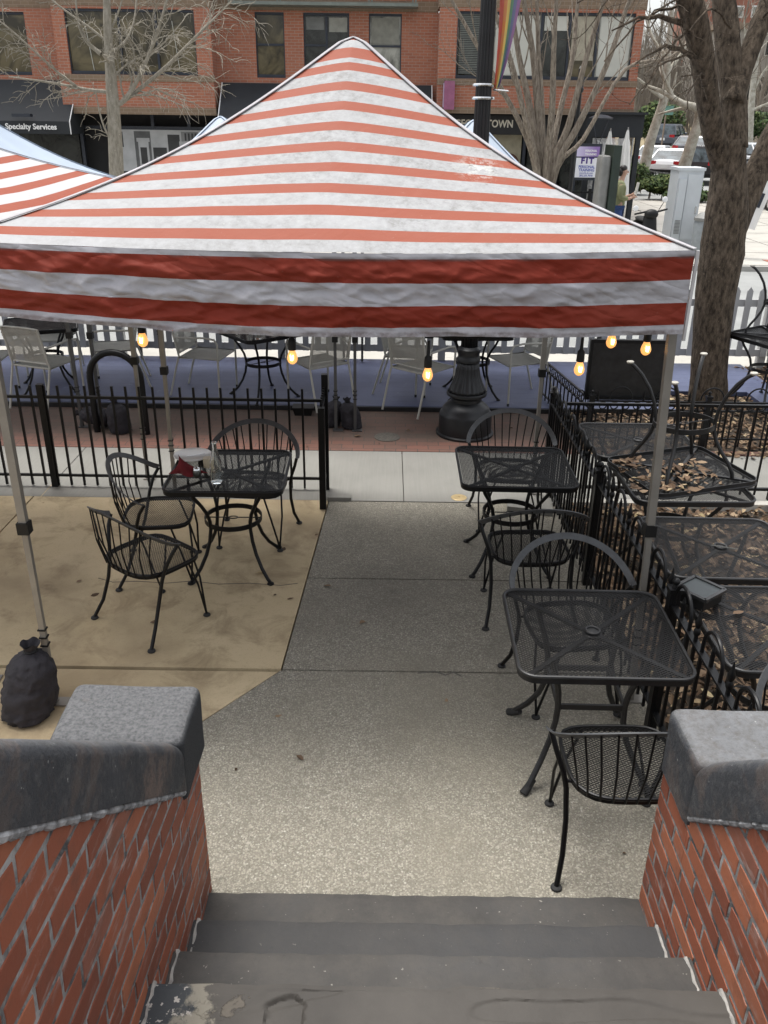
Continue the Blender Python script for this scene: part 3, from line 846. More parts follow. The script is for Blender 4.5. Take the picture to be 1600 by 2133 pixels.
    for (tp, bt) in legs:
        tp = V(tp); bt = V(bt); d = (bt - tp)
        m1 = tp + d * .52
        lg = MB().bar(tp, m1 + d * .03, .036, .036, V((0, 1, 0))).bar(m1, bt + V((0, 0, .012)), .028, .028, V((0, 1, 0))).build('leg', legmat, root)
        MB().box((bt.x + .02, bt.y, .006), (.1, .07, .008)).build('foot_plate', legmat, lg)
        MB().box(m1 + d * .03, (.055, .055, .06)).build('clamp', black_plastic, lg)
        for q in (.80, .82, .84): MB().box(tp + d * q, (.040, .040, .007), Matrix.Rotation(.15 * random.uniform(-1, 1), 3, 'X')).build('cable_tie', black_plastic, lg)
    return root
def vh0(u): 
    k = max(0, min(1, (u - .02) / .42)); k = k * k * (3 - 2 * k)
    return .29 + .05 * k
NX0, NX1, NY0, NY1 = -1.80, 1.28, 3.58, 6.60
canopy(NX0, NX1 - .03, NY0, NY1, 2.365, 3.24, canopy_red, valance_red_shaded, piping_m, leg_metal, 'dirty red and white striped canopy with bird droppings, covering the black patio tables', 'striped canopies',
       [((-1.715, 3.64, 2.3), (-1.73, 3.64, 0)), ((1.235, 3.69, 2.3), (1.345, 3.73, 0)), ((1.215, 6.5, 2.3), (1.235, 6.5, 0)), ((-1.715, 6.42, 2.3), (-1.73, 6.42, 0))], vh=vh0)
canopy(-5.05, -1.95, 3.75, 6.8, 2.38, 3.2, canopy_red2, valance_red_shaded, piping_m, leg_metal, 'cleaner red and white striped canopy cut off by the left photo edge', 'striped canopies',
       [((x, y, 2.3), (x - (.14 if x > -3 and y < 4 else 0), y, 0)) for x, y in ((-2.03, 3.83), (-2.03, 6.7), (-4.97, 6.7), (-4.97, 3.83))], seed=4.0, detail=True, sagf=.06)
for (bx0, bx1, lab) in ((-5.62, -2.98, 'pale blue pop up canopy showing above the left striped canopy'), (-2.9, -.45, 'pale blue pop up canopy over the glasses table, hidden behind the striped peak'), (-.38, 2.06, 'pale blue pop up canopy showing behind the right edge of the striped peak')):
    canopy(bx0, bx1, 8.02, 10.5, 1.88 if bx0 > -4 else 2.12, 2.85 if bx0 > -4 else 2.96, canopy_blue, None, canopy_blue, dark_leg, lab, 'blue canopies over the deck',
           [((x, y, 2.05), (x, y, 0.05 if y > 8.6 else 0)) for x, y in ((bx0 + .08, 8.0), (bx1 - .04, 8.0), (bx1 - .08, 10.42), (bx0 + .08, 10.42))], stripes=.0, detail=False, bow=.09)

# string lights inside the front valance
def bulb_pos(px, py, Y): return aty(px, py, Y)
bl = [(297, 706, 3.75, .0), (609, 742, 3.75, .05), (891, 778, 3.75, .065), (1207, 766, 3.75, .07), (1274, 709, 3.9, .0), (1346, 724, 3.9, .0)]
sl = thing('string_lights', (0, 3.75, 2.0), 'black string lights with six lit amber bulbs hanging below the striped valance', 'string lights')
cpts = []
for px, py, Y, drop in bl:
    p = aty(px, py, Y)
    cpts.append(p + V((0, 0, .105 + drop)))
    mb = MB(); mb.lathe([(.006, .085 + drop), (.008, .085), (.016, .075), (.018, .06), (.0185, .03), (.016, .028)], 12, p)
    sk = mb.build('socket', black_plastic, sl, smooth=True)
    prof = [(.0125, .03), (.014, .024), (.020, .008), (.0235, -.006), (.0235, -.014), (.019, -.026), (.010, -.034), (.001, -.037)]
    MB().lathe(list(reversed(prof)), 16, p).build('bulb', bulb_m, sk, smooth=True)
    MB().tube([p + V((-.006, -.024, .012)), p + V((-.004, -.0245, -.012)), p + V((.003, -.0245, -.014)), p + V((.006, -.0242, .010))], .0022, 6).build('filament', filament_m, sk)
    if drop: MB().box(p + V((0, 0, .105 + drop)), (.04, .02, .016)).build('clip', black_plastic, sl)
order = sorted(cpts[:4], key=lambda v: v.x)
path = [V((-1.7, 3.75, 2.16))] + order[:2] + [V((.02, 3.75, 2.03))] + order[2:] + [cpts[4], cpts[5], V((1.24, 3.7, 2.1))]
full = []
for a, b in zip(path, path[1:]):
    for k in range(8):
        t = k / 8; p = a.lerp(b, t); p.z -= .02 * math.sin(math.pi * t); full.append(p)
full.append(path[-1])
MB().tube(full, .0045, 6).build('cable', black_plastic, sl)

# ------------------------------------------------------------------ expanded-metal furniture
def rrect(w, d, r, n=6):
    out = []
    for cx, cy, a0 in ((w / 2 - r, d / 2 - r, 0), (-w / 2 + r, d / 2 - r, 90), (-w / 2 + r, -d / 2 + r, 180), (w / 2 - r, -d / 2 + r, 270)):
        for k in range(n + 1):
            a = R(a0 + 90 * k / n); out.append((cx + r * math.cos(a), cy + r * math.sin(a)))
    return out
def clip_line(poly, p, d):
    lo, hi = -10, 10; n = len(poly)
    for i in range(n):
        a, b = poly[i], poly[(i + 1) % n]
        ex, ey = b[0] - a[0], b[1] - a[1]
        num = ex * (p[1] - a[1]) - ey * (p[0] - a[0]); den = ex * d[1] - ey * d[0]
        if abs(den) < 1e-9:
            if num < 0: return None
            continue
        t = -num / den
        if den > 0: lo = max(lo, t)
        else: hi = min(hi, t)
    return (lo, hi) if hi - lo > .004 else None
def expanded(mb, poly, z, pitch, ang, w, th=.0014, ofs=(0, 0), zf=None):
    for sg in (1, -1):
        a = ang * sg; d = (math.cos(a), math.sin(a)); nn = (-d[1], d[0])
        for k in range(-120, 121):
            p = (nn[0] * pitch * k + ofs[0], nn[1] * pitch * k + ofs[1])
            c = clip_line(poly, p, d)
            if not c: continue
            seg = 1 if zf is None else 6
            for q in range(seg):
                t0 = c[0] + (c[1] - c[0]) * q / seg; t1 = c[0] + (c[1] - c[0]) * (q + 1) / seg
                A = V((p[0] + d[0] * t0, p[1] + d[1] * t0, z)); B = V((p[0] + d[0] * t1, p[1] + d[1] * t1, z))
                if zf: A.z += zf(A.x, A.y); B.z += zf(B.x, B.y)
                mb.bar(A, B, w, th, V((0, 0, 1)))
def make_table(mat, style='ring', hole=False, size=.75, name='mesh_table', pitch=.0098, ang=R(31), w=.0021, glide=black_plastic):
    root = thing(name, (0, 0, 0), '', 'table')
    poly = rrect(size, size * .97, .075)
    mb = MB()
    expanded(mb, rrect(size - .02, size * .97 - .02, .068), .712, pitch, ang, w)
    top = mb.build('tabletop', mat, root, local=True, attr=False)
    mb = MB(); n = len(poly)
    mb.tube([(p[0], p[1], .713) for p in poly], .0085, 8, closed=True)
    mb.band([(p[0], p[1], .697) for p in poly], V((0, 0, 1)), .032, .006, closed=True)
    mb.build('rim', mat, top, local=True, smooth=True)
    mb = MB(); h = size / 2 - .03
    for sx in (1, -1):
        mb.bar((-h * sx, -h, .698), (h * sx, h, .698), .022, .012, V((0, 0, 1)))
    mb.lathe([(.045, .691), (.045, .704), (.04, .706)], 20)
    mb.build('brace', mat, root, local=True)
    if hole:
        mb = MB(); mb.tube([(.031 * math.cos(a), .031 * math.sin(a), .717) for a in [2 * math.pi * k / 20 for k in range(20)]], .006, 8, closed=True)
        mb.lathe([(.024, .7135), (.024, .7145)], 16)
        mb.build('umbrella_hole', mat, root, local=True, smooth=True)
    for k in range(4):
        a = R(45 + 90 * k); ca, sa = math.cos(a), math.sin(a)
        if style == 'ring':
            rz = [(.33, .70), (.325, .66), (.295, .60), (.245, .53), (.205, .46), (.188, .40), (.186, .34), (.20, .26), (.235, .17), (.29, .085), (.345, .03), (.375, .012)]
        else:
            rz = [(.30, .70), (.285, .64), (.25, .56), (.225, .48), (.215, .40), (.22, .32), (.25, .23), (.31, .13), (.375, .05), (.41, .014)]
        lg = MB().tube([(r * ca, r * sa, z) for r, z in rz], .0125 if style == 'ring' else .0145, 8).build('leg', mat, root, local=True, smooth=True)
        r = rz[-1][0]
        if style == 'ring': MB().lathe([(.02, 0), (.024, .004), (.022, .012), (.012, .018)], 12, (r * ca, r * sa, 0)).build('glide', glide, lg, local=True, smooth=True)
        else: MB().tube([((r - .06) * ca, (r - .06) * sa, .052), ((r + .012) * ca, (r + .012) * sa, .008)], [.0155, .021], 10).build('rubber_foot', rubber, lg, local=True, smooth=True)
    mb = MB()
    if style == 'ring':
        N = 32; mb.band([(.19 * math.cos(2 * math.pi * k / N), .19 * math.sin(2 * math.pi * k / N), .37) for k in range(N)], V((0, 0, 1)), .034, .006, closed=True)
        mb.tube([(-.19, 0, .37), (-.03, 0, .37)], .004, 6).tube([(.03, 0, .37), (.19, 0, .37)], .004, 6)
        mb.tube([(.03 * math.cos(a), .018 * math.sin(a), .37) for a in [2 * math.pi * k / 16 for k in range(16)]], .004, 6, closed=True)
    else:
        q = .152
        for a, b in (((-q, -q), (q, -q)), ((q, -q), (q, q)), ((q, q), (-q, q)), ((-q, q), (-q, -q))): mb.bar((a[0], a[1], .40), (b[0], b[1], .40), .012, .028)
    mb.build('shelf_ring', mat, root, local=True, smooth=True)
    return root

def make_chair(mat, bandmat):
    root = thing('barrel_chair', (0, 0, 0), '', 'chair')
    SW, SD, SZ = .47, .44, .435
    # rounded-square seat, front towards -y
    poly = []
    for k in range(40):
        a = 2 * math.pi * k / 40; e = 4.6 if math.sin(a) < 0 else 3.2
        c, s = math.cos(a), math.sin(a)
        rr = 1 / ((abs(c) ** e + abs(s) ** e) ** (1 / e)); poly.append((SW / 2 * rr * c, SD / 2 * rr * s))
    zf = lambda x, y: -.018 * max(0, 1 - (x / .22) ** 2) * max(0, 1 - (y / .21) ** 2)
    mb = MB(); expanded(mb, [(p[0] * .975, p[1] * .975) for p in poly], SZ, .0125, R(31), .0028, .0014, zf=zf)
    seat = mb.build('seat', mat, root, local=True, attr=False)
    mb = MB(); mb.tube([(p[0], p[1], SZ) for p in poly], .0085, 8, closed=True); mb.band([(p[0], p[1], SZ - .012) for p in poly], V((0, 0, 1)), .024, .005, closed=True)
    mb.build('seat_rim', mat, seat, local=True, smooth=True)
    # hoop: arms -> high back
    pts = []; wds = []
    for k in range(33):
        a = -math.pi / 2 * 1.0 + math.pi * k / 32          # -90..90 around the back
        s = math.sin(a); c = math.cos(a)
        x = .325 * s; y = .03 + .255 * c ** .85 if c > 0 else .03
        z = .625 + .185 * max(c, 0) ** 1.15
        pts.append(V((x, y, z))); out = V((s * .8, c * .75, .0)); wds.append((out * .55 + V((0, 0, .35 + .3 * max(c, 0)))).normalized())
    back = MB().band(pts, wds, .036, .006).build('back_hoop', bandmat, root, local=True, smooth=False)
    for k in range(11):
        t = (k - 5) / 5.0
        a = t * 1.02
        i = (a + math.pi / 2) / math.pi * 32; i0 = int(i); tp = pts[i0].lerp(pts[min(32, i0 + 1)], i - i0)
        th = math.pi / 2 - t * .95
        e = 3.2; c, s = math.cos(th), math.sin(th); rr = 1 / ((abs(c) ** e + abs(s) ** e) ** (1 / e))
        bx, by = SW / 2 * rr * c * 1.0, SD / 2 * rr * s * 1.0
        b = V((bx, by + .006, SZ - .014)); m_ = b.lerp(tp, .45) + V((0, .018, 0))
        MB().tube([b, m_, tp], .0046, 6).build('spindle', mat, root, local=True, smooth=True)
    for sx in (-1, 1):
        lg = MB().tube([(sx * .318, .032, .622), (sx * .300, .07, .56), (sx * .268, .10, .47), (sx * .252, .115, .40), (sx * .246, .15, .26), (sx * .256, .20, .12), (sx * .282, .262, .012)], .0115, 8).build('leg', mat, root, local=True, smooth=True)
        MB().lathe([(.021, 0), (.024, .004), (.022, .012), (.012, .018)], 12, (sx * .282, .262, 0)).build('glide', rubber, lg, local=True, smooth=True)
        MB().tube([(sx * .225, .11, .424), (sx * .258, .108, .43)], .007, 6).build('bracket', mat, root, local=True)
        f = (sx * .222, -.205)
        mb = MB(); mb.tube([(sx * .225, -.10, .42), (sx * .235, -.15, .25), (f[0], f[1] + .008, .05), (f[0], f[1], .012)], .007, 6)
        mb.tube([(sx * .12, -.205, .42), (sx * .17, -.218, .25), (f[0] - sx * .006, f[1], .05), (f[0], f[1], .012)], .007, 6)
        lg = mb.build('leg', mat, root, local=True, smooth=True)
        MB().lathe([(.02, 0), (.023, .004), (.021, .012), (.011, .018)], 12, (f[0], f[1], 0)).build('glide', rubber, lg, local=True, smooth=True)
    return root

t_ring = make_table(black_iron, 'ring', False)
place(t_ring, 0, (-1.02, 5.18, 0), R(1), 'black mesh table set with plate, red napkin and water bottle', 'black mesh patio tables')
place(t_ring, 1, (.875, 5.32, 0), R(-.5), 'bare black mesh table without umbrella hole, second from the steps beside the hooped fence', 'black mesh patio tables')
t_sq = make_table(black_worn, 'square', True, name='mesh_table', pitch=.0118, w=.0022)
place(t_sq, 0, (.965, 3.30, 0), R(-.8), 'black mesh table with bare top nearest the steps, umbrella hole in the middle', 'black mesh patio tables')
t_rh = make_table(black_worn, 'ring', True, name='mesh_table', pitch=.0118, w=.0021)
place(t_rh, 0, (1.86, 5.87, 0), R(0), 'bare black mesh table behind the fence, farthest of those in the leafy bed', 'tables in the leafy bed')
place(t_rh, 1, (1.93, 5.13, 0), R(1), 'black mesh table in the leafy bed with an upside down table lying on it', 'tables in the leafy bed')
place(t_rh, 1, (1.86, 4.17, 0), R(-1), 'black mesh table in the leafy bed with a small chain across its umbrella hole', 'tables in the leafy bed')
place(t_rh, 1, (1.87, 3.36, 0), R(0), 'black mesh table in the leafy bed with a black box on its corner', 'tables in the leafy bed')
t_inv = make_table(black_worn, 'ring', False, name='overturned_table', size=.72, glide=M('pale_glide', (.42, .40, .35), .6))
t_inv.location = (1.90, 5.19, 1.452); t_inv.rotation_euler = (R(180 - 1.5), R(-3.0), R(14)); t_inv['label'] = 'upside down black mesh table with legs in the air, dry leaves caught inside'
t_inv['group'] = 'tables in the leafy bed'

ch = make_chair(black_iron, arm_grey)
CG = 'black barrel back patio chairs'
for i, (x, y, rz, lab) in enumerate([
    (-1.40, 4.50, 141.5, 'black barrel back chair nearest the weight bag, seen from behind its low hoop'),
    (-1.50, 5.12, 96, 'black barrel back chair facing the napkin on the left table, against the picket fence'),
    (-.95, 5.62, -4, 'black barrel back chair tucked behind the table with the water bottle'),
    (.95, 5.95, -3, 'black barrel back chair in front of the lamp post base, facing the steps'),
    (.90, 4.68, 183, 'black barrel back chair with its back to the steps, at the second table'),
    (1.00, 3.80, 8, 'black barrel back chair, wide grey hoop, behind the table nearest the steps'),
    (1.00, 2.75, 181, 'black barrel back chair nearest the steps, half hidden by the smooth cap stone'),
    (1.86, 2.75, 20, 'black barrel back chair beyond the fence, only its grey hoop showing over the cap stone')]):
    place(ch, i, (x, y, 0), R(rz), lab, CG)

# things on the tables
TZ = .722
pl = atz(402, 952, TZ)
mb = MB(); mb.lathe([(.06, 0), (.07, .002), (.115, .014), (.13, .018), (.128, .021), (.10, .012), (.0, .008)], 32, (pl.x, pl.y, TZ))
tag(mb.build('plate', porcelain, smooth=True), 'white round plate on the left black table, behind the red napkin', 'plate')
nk = atz(388, 990, TZ)
mb = MB()
def napf(u, v):
    a = math.pi * (1.15 * u - .08); k = 1 - v
    r = .085 * v ** .75 * (1 + .22 * math.sin(u * 15 + 1) * v)
    top = V((nk.x - .045, nk.y + .02, TZ + .135))
    b = V((nk.x + .01 + r * 1.25 * math.cos(a), nk.y + .02 - r * .62 * math.sin(a), TZ + .004 + .012 * abs(math.sin(u * 7))))
    p = top.lerp(b, v); p.y -= .022 * math.sin(math.pi * v) * math.sin(math.pi * u); return p
mb.grid(napf, 36, 16); mb.grid(lambda u, v: napf(1 - u, v) + V((0, .004, -.001)), 36, 16)
tag(mb.build('napkin', napkin_m, smooth='all'), 'folded dark red cloth napkin standing on the edge of the left table', 'napkin')
bp = atz(452, 1004, TZ)
mb = MB(); mb.lathe([(.034, .0), (.038, .006), (.038, .10), (.036, .14), (.026, .18), (.016, .22), (.0135, .26), (.0155, .262), (.0155, .27), (.012, .27), (.011, .225), (.022, .175), (.033, .135), (.035, .10), (.035, .012), (.001, .010)], 24, (bp.x, bp.y, TZ))
bt = tag(mb.build('water_bottle', bottle_glass, smooth=True), 'clear glass water bottle half full on the left black table', 'bottle')
cd = atz(434, 972, TZ); tag(MB().lathe([(.03, 0), (.032, .06), (.03, .064), (.0, .06)], 18, (cd.x, cd.y, TZ)).build('candle_cup', candle_m, smooth=True), 'cream cup behind the clear bottle', 'cup')
jr = atz(411, 993, TZ); j = thing('condiment_jar', (jr.x, jr.y, TZ), 'small metal jar with a shiny lid between the red napkin and the bottle', 'jar')
MB().lathe([(.02, 0), (.026, .01), (.026, .04), (.02, .05)], 16, (jr.x, jr.y, TZ)).build('jar_body', M('dull_tin', (.12, .12, .11), .35, .8), j, smooth=True)
MB().lathe([(.024, .05), (.02, .06), (.006, .064), (.006, .072), (.0, .074)], 16, (jr.x, jr.y, TZ)).build('lid', chrome, j, smooth=True)
fk = atz(406, 957, TZ)
mb = MB(); mb.bar((fk.x - .05, fk.y, TZ + .022), (fk.x + .03, fk.y + .03, TZ + .024), .008, .002, V((0, 0, 1)))
for k in (-1, 0, 1): mb.bar((fk.x + .03, fk.y + .03 + k * .005, TZ + .024), (fk.x + .065, fk.y + .043 + k * .006, TZ + .026), .0025, .002, V((0, 0, 1)))
tag(mb.build('fork', chrome), 'steel fork lying across the white plate', 'fork')
# black box on the nearest bed table
b0 = atz(1455, 1243, TZ + .02)
bx = thing('table_box', (b0.x, b0.y, TZ), 'square black box with framed flat lid on the corner of a leafy table', 'box', rz=R(38))
MB().box((0, 0, .03), (.155, .155, .06)).build('box_body', black_plastic, bx, local=True)
mb = MB()
for a, b in (((-1, -1), (1, -1)), ((1, -1), (1, 1)), ((1, 1), (-1, 1)), ((-1, 1), (-1, -1))): mb.bar((a[0] * .083, a[1] * .083, .066), (b[0] * .083, b[1] * .083, .066), .018, .016)
mb.build('lid_frame', M('glossy_black', (.03, .03, .03), .2), bx, local=True)
MB().box((0, 0, .0645), (.146, .146, .006)).build('lid_panel', M('solar_slate', (.035, .043, .045), .4), bx, local=True)
cn = atz(1470, 1135, TZ); mb = MB()
for k in range(11): mb.tube([(cn.x + .03 + k * .012 + .006 * math.cos(a), cn.y - .012 - k * .004 + .003 * math.sin(a), TZ + .004) for a in [2 * math.pi * q / 8 for q in range(8)]], .0016, 5, closed=True)
tag(mb.build('chain', M('dull_chain', (.12, .12, .11), .5, .6)), 'thin short chain lying by the umbrella hole of the leafy table', 'chain')

# ------------------------------------------------------------------ iron fences
def lerp2(a, b, t): return V((a[0] + (b[0] - a[0]) * t, a[1] + (b[1] - a[1]) * t, 0))
def ball_post(root, p, h, mat, w=.06):
    po = MB().box((p[0], p[1], h / 2), (w, w, h)).build('post', mat, root); k_ = w / .06 * .75
    mb = MB(); mb.box((p[0], p[1], h + .010), (w + .014, w + .014, .02)); mb.lathe([(.016, 0), (.011, .018)], 12, (p[0], p[1], h + .02)); mb.ball((p[0], p[1], h + .035 + .026 * k_), .030 * k_, 14)
    mb.build('ball_finial', mat, po, smooth=True)
# simple picket fence on the left, with the open gate leaf
f = thing('iron_fence', (-3.2, 6.52, 0), 'plain black iron picket fence along the back of the beige patio slab', 'fence')
mb = MB()
x = -6.2
while x < -.56:
    mb.box((x, 6.52, .44), (.017, .017, .86)); x += .1085
mb.build('pickets', black_iron, f)
MB().b2(-6.2, -.52, 6.508, 6.532, .765, .787).build('rail', black_iron, f)
MB().b2(-6.2, -.52, 6.508, 6.532, .09, .108).build('rail', black_iron, f)
for xx in (-5.2, -2.755): MB().box((xx, 6.52, .44), (.05, .05, .88)).build('post', black_iron, f)
gt = thing('iron_gate', (-.49, 6.3, 0), 'narrow black iron gate leaf standing open at the end of the plain picket fence', 'gate')
mb = MB()
for k in range(6): mb.box((-.492, 6.19 + k * .062, .47), (.016, .016, .84))
mb.build('pickets', black_iron, gt)
for yy, hh in ((6.535, .99), (6.145, .84)): MB().box((-.487, yy, hh / 2), (.05, .05, hh)).build('post', black_iron, gt)
for z in (.80, .13): MB().b2(-.503, -.481, 6.15, 6.53, z, z + .025).build('rail', black_iron, gt)
def hoop_fence(root, p0, p1, zr, n, lowz=.12, hh=.155, mat=black_iron, start=0.0):
    p0 = V((*p0, 0)); p1 = V((*p1, 0)); d = p1 - p0; L = d.length; d.normalize()
    MB().bar(p0 + V((0, 0, zr)), p1 + V((0, 0, zr)), .034, .012, V((0, 0, 1))).build('rail', mat, root)
    MB().bar(p0 + V((0, 0, lowz)), p1 + V((0, 0, lowz)), .03, .012, V((0, 0, 1))).build('rail', mat, root)
    pk = MB()
    per = L / n
    for i in range(n):
        s0 = per * i
        hw = per * .56
        for q, top in ((.06, zr), (.06 + .28, zr + .085), (.62, zr), (.84, zr + .05)):
            b = p0 + d * (s0 + per * q); pk.bar(b + V((0, 0, .03)), b + V((0, 0, top)), .014, .014)
        b = p0 + d * (s0 + per * .34); pk.lathe([(.010, 0), (.002, .03)], 8, b + V((0, 0, zr + .083)))
        a = p0 + d * (s0 + per * .06); c = p0 + d * (s0 + per * .62); mid = (a + c) / 2; r = (c - a).length / 2
        pts = [a + V((0, 0, zr)), a + V((0, 0, zr + hh - r))] + [mid - d * (r * math.cos(t)) + V((0, 0, zr + hh - r + r * math.sin(t))) for t in [math.pi * k / 12 for k in range(1, 12)]] + [c + V((0, 0, zr + hh - r)), c + V((0, 0, zr))]
        MB().tube(pts, .009, 8).build('hoop', mat, root, smooth=True)
        b = p0 + d * (s0 + per * .84)
        MB().lathe([(.009, .03), (.016, .045), (.016, .06), (.009, .072), (.014, .085), (.017, .10), (.010, .12), (.002, .165)], 10, b + V((0, 0, zr))).build('spear_finial', mat, root, smooth=True)
    pk.build('pickets', mat, root)
FX = 1.368
f = thing('hoop_top_fence', (FX, 4.6, 0), 'black iron fence with hoops, spear tips and ball posts between walkway and leafy bed', 'fence')
hoop_fence(f, (FX - .01, 6.62), (FX + .0, 4.985), .745, 5)
hoop_fence(f, (FX + .0, 4.985), (FX + .02, 3.50), .745, 4)
hoop_fence(f, (FX + .02, 3.50), (FX + .03, 1.95), .745, 4)
for yy in (6.65, 4.985, 3.50): ball_post(f, (FX + (.0 if yy > 4 else .02), yy), .815, black_iron, .05)
f = thing('cross_fence', (2.8, 6.42, 0), 'plain black iron fence between the leafy bed and the sidewalk, behind the upside down table', 'fence')
mb = MB(); x = 1.52
while x < 5.5:
    mb.box((x, 6.42, .43), (.014, .014, .76)); x += .118
mb.build('pickets', black_iron, f)
for z in (.80, .09): MB().b2(1.43, 5.5, 6.407, 6.433, z, z + .022).build('rail', black_iron, f)
for xx in (3.20, 5.0): MB().box((xx, 6.42, .43), (.055, .055, .86)).build('post', black_iron, f)
f = thing('tree_box_fence', (2.9, 7.63, 0), 'low black ornamental fence with a row of rings around the big tree bed', 'fence')
def ring_fence(root, p0, p1, zt, hoops):
    p0 = V((*p0, 0)); p1 = V((*p1, 0)); d = p1 - p0; L = d.length; d.normalize()
    for z in (zt, zt - .085, .10): MB().bar(p0 + V((0, 0, z)), p1 + V((0, 0, z)), .02, .014, V((0, 0, 1))).build('rail', black_iron, root)
    pk = MB(); rg = MB(); n = int(L / .105)
    hd = d.cross(V((0, 0, 1)))
    for i in range(n):
        b = p0 + d * (L * (i + .5) / n)
        pk.bar(b + V((0, 0, .02)), b + V((0, 0, zt - .085)), .013, .013)
        c = p0 + d * (L * (i + 1.0) / n) + V((0, 0, zt - .043))
        if i < n - 1: rg.tube([c + d * (.034 * math.cos(t)) + V((0, 0, .034 * math.sin(t))) for t in [2 * math.pi * k / 14 for k in range(14)]], .006, 6, closed=True)
        if hoops and i % 4 == 1:
            a = p0 + d * (L * (i + .5) / n); c = p0 + d * (L * (i + 2.5) / n); m_ = (a + c) / 2; r = (c - a).length / 2
            MB().tube([m_ - d * (r * math.cos(t)) + V((0, 0, zt + .02 + r * 1.1 * math.sin(t))) for t in [math.pi * k / 12 for k in range(13)]], .008, 6).build('hoop', black_iron, root, smooth=True)
        if hoops and i % 4 == 0: MB().lathe([(.008, 0), (.014, .02), (.008, .035), (.013, .05), (.002, .10)], 8, b + V((0, 0, zt))).build('spear_finial', black_iron, root, smooth=True)
    pk.build('pickets', black_iron, root); rg.build('rings', black_iron, root, smooth=True)
ring_fence(f, (1.93, 7.63), (4.6, 7.63), .46, True)
ring_fence(f, (1.72, 9.1), (1.93, 7.65), .46, False)
for p in ((1.93, 7.63), (3.02, 7.63), (4.2, 7.63)): ball_post(f, p, .50, black_iron, .045)

# ------------------------------------------------------------------ street lamp with banner
LX, LY = .79, 7.98
lamp = thing('street_lamp', (LX, LY, 0), 'fluted black cast iron street lamp with a heavy round base rising behind the canopy', 'street lamp')
MB().lathe([(.285, 0), (.285, .02), (.262, .03), (.258, .20), (.25, .225), (.235, .24), (.232, .262), (.20, .30), (.165, .325), (.150, .34), (.148, .37), (.165, .385), (.195, .40), (.198, .42), (.192, .432)], 48, (LX, LY, 0)).build('base', bronze_black, lamp, smooth=True)
MB().lathe([(.186, .432, .05), (.178, .46, .08), (.15, .52, .09), (.125, .59, .10), (.112, .66, .10), (.107, .72, .08)], 96, (LX, LY, 0), nf=20).build('bell', bronze_black, lamp, smooth='all')
MB().lathe([(.10, .72), (.112, .73), (.114, .76), (.105, .775), (.104, .81), (.110, .82), (.110, .85), (.095, .862), (.085, .875)], 40, (LX, LY, 0)).build('collar', bronze_black, lamp, smooth=True)
MB().lathe([(.080, .875, .16), (.074, 2.2, .16), (.064, 3.6, .16), (.058, 5.2, .16)], 96, (LX, LY, 0), nf=14).build('shaft', bronze_black, lamp, smooth='all')
mb = MB(); mb.lathe([(.075, 5.2), (.12, 5.23), (.12, 5.27), (.08, 5.32), (.08, 5.36)], 24, (LX, LY, 0)); mb.build('lantern_seat', bronze_black, lamp, smooth=True)
MB().lathe([(.08, 5.36), (.19, 5.5), (.21, 5.65), (.15, 5.85), (.03, 5.95)], 24, (LX, LY, 0)).build('globe', M('milk_glass', (.75, .75, .72), .3), lamp, smooth=True)
for z in (2.995, 3.095): MB().tube([(LX + .085 * math.cos(t), LY + .085 * math.sin(t), z) for t in [2 * math.pi * k / 20 for k in range(20)]], .012, 6, closed=True).build('clamp_ring', chrome, lamp)
MB().tube([(LX + .08, LY - .02, 3.06), (LX + .2, LY - .08, 3.05)], .008, 6).build('banner_arm', chrome, lamp)
mrb = NT('rainbow_cloth')
mr = mrb.fin(mrb.mix(mrb.ramp(mrb.noise(9, 4), [(.4, 0.), (.7, .25)]), mrb.ramp(mrb.attr(), [(0, (.52, .10, .07)), (.2, (.56, .22, .07)), (.36, (.58, .42, .11)), (.52, (.13, .27, .16)), (.68, (.13, .15, .26)), (.84, (.25, .13, .27))], 'CONSTANT'), (.3, .28, .26)), .8)
mb = MB()
def ban(u, v):
    z = 3.06 + 1.35 * v; w = .045 + .21 * min(1, v * 1.25) ** .8
    fold = .016 * math.sin(u * 9 + v * 3) * (1.1 - v * .5)
    return V((LX + .085 + w * u * .86 + .01 * math.sin(v * 5), LY - .02 - w * u * .35 + fold, z + .02 * u * (1 - v)))
mb.grid(ban, 30, 40, lambda u, v: min(.999, u))
tag(mb.build('rainbow_banner', mr, smooth='all'), 'faded rainbow striped banner hanging from the black street lamp shaft', 'banner')

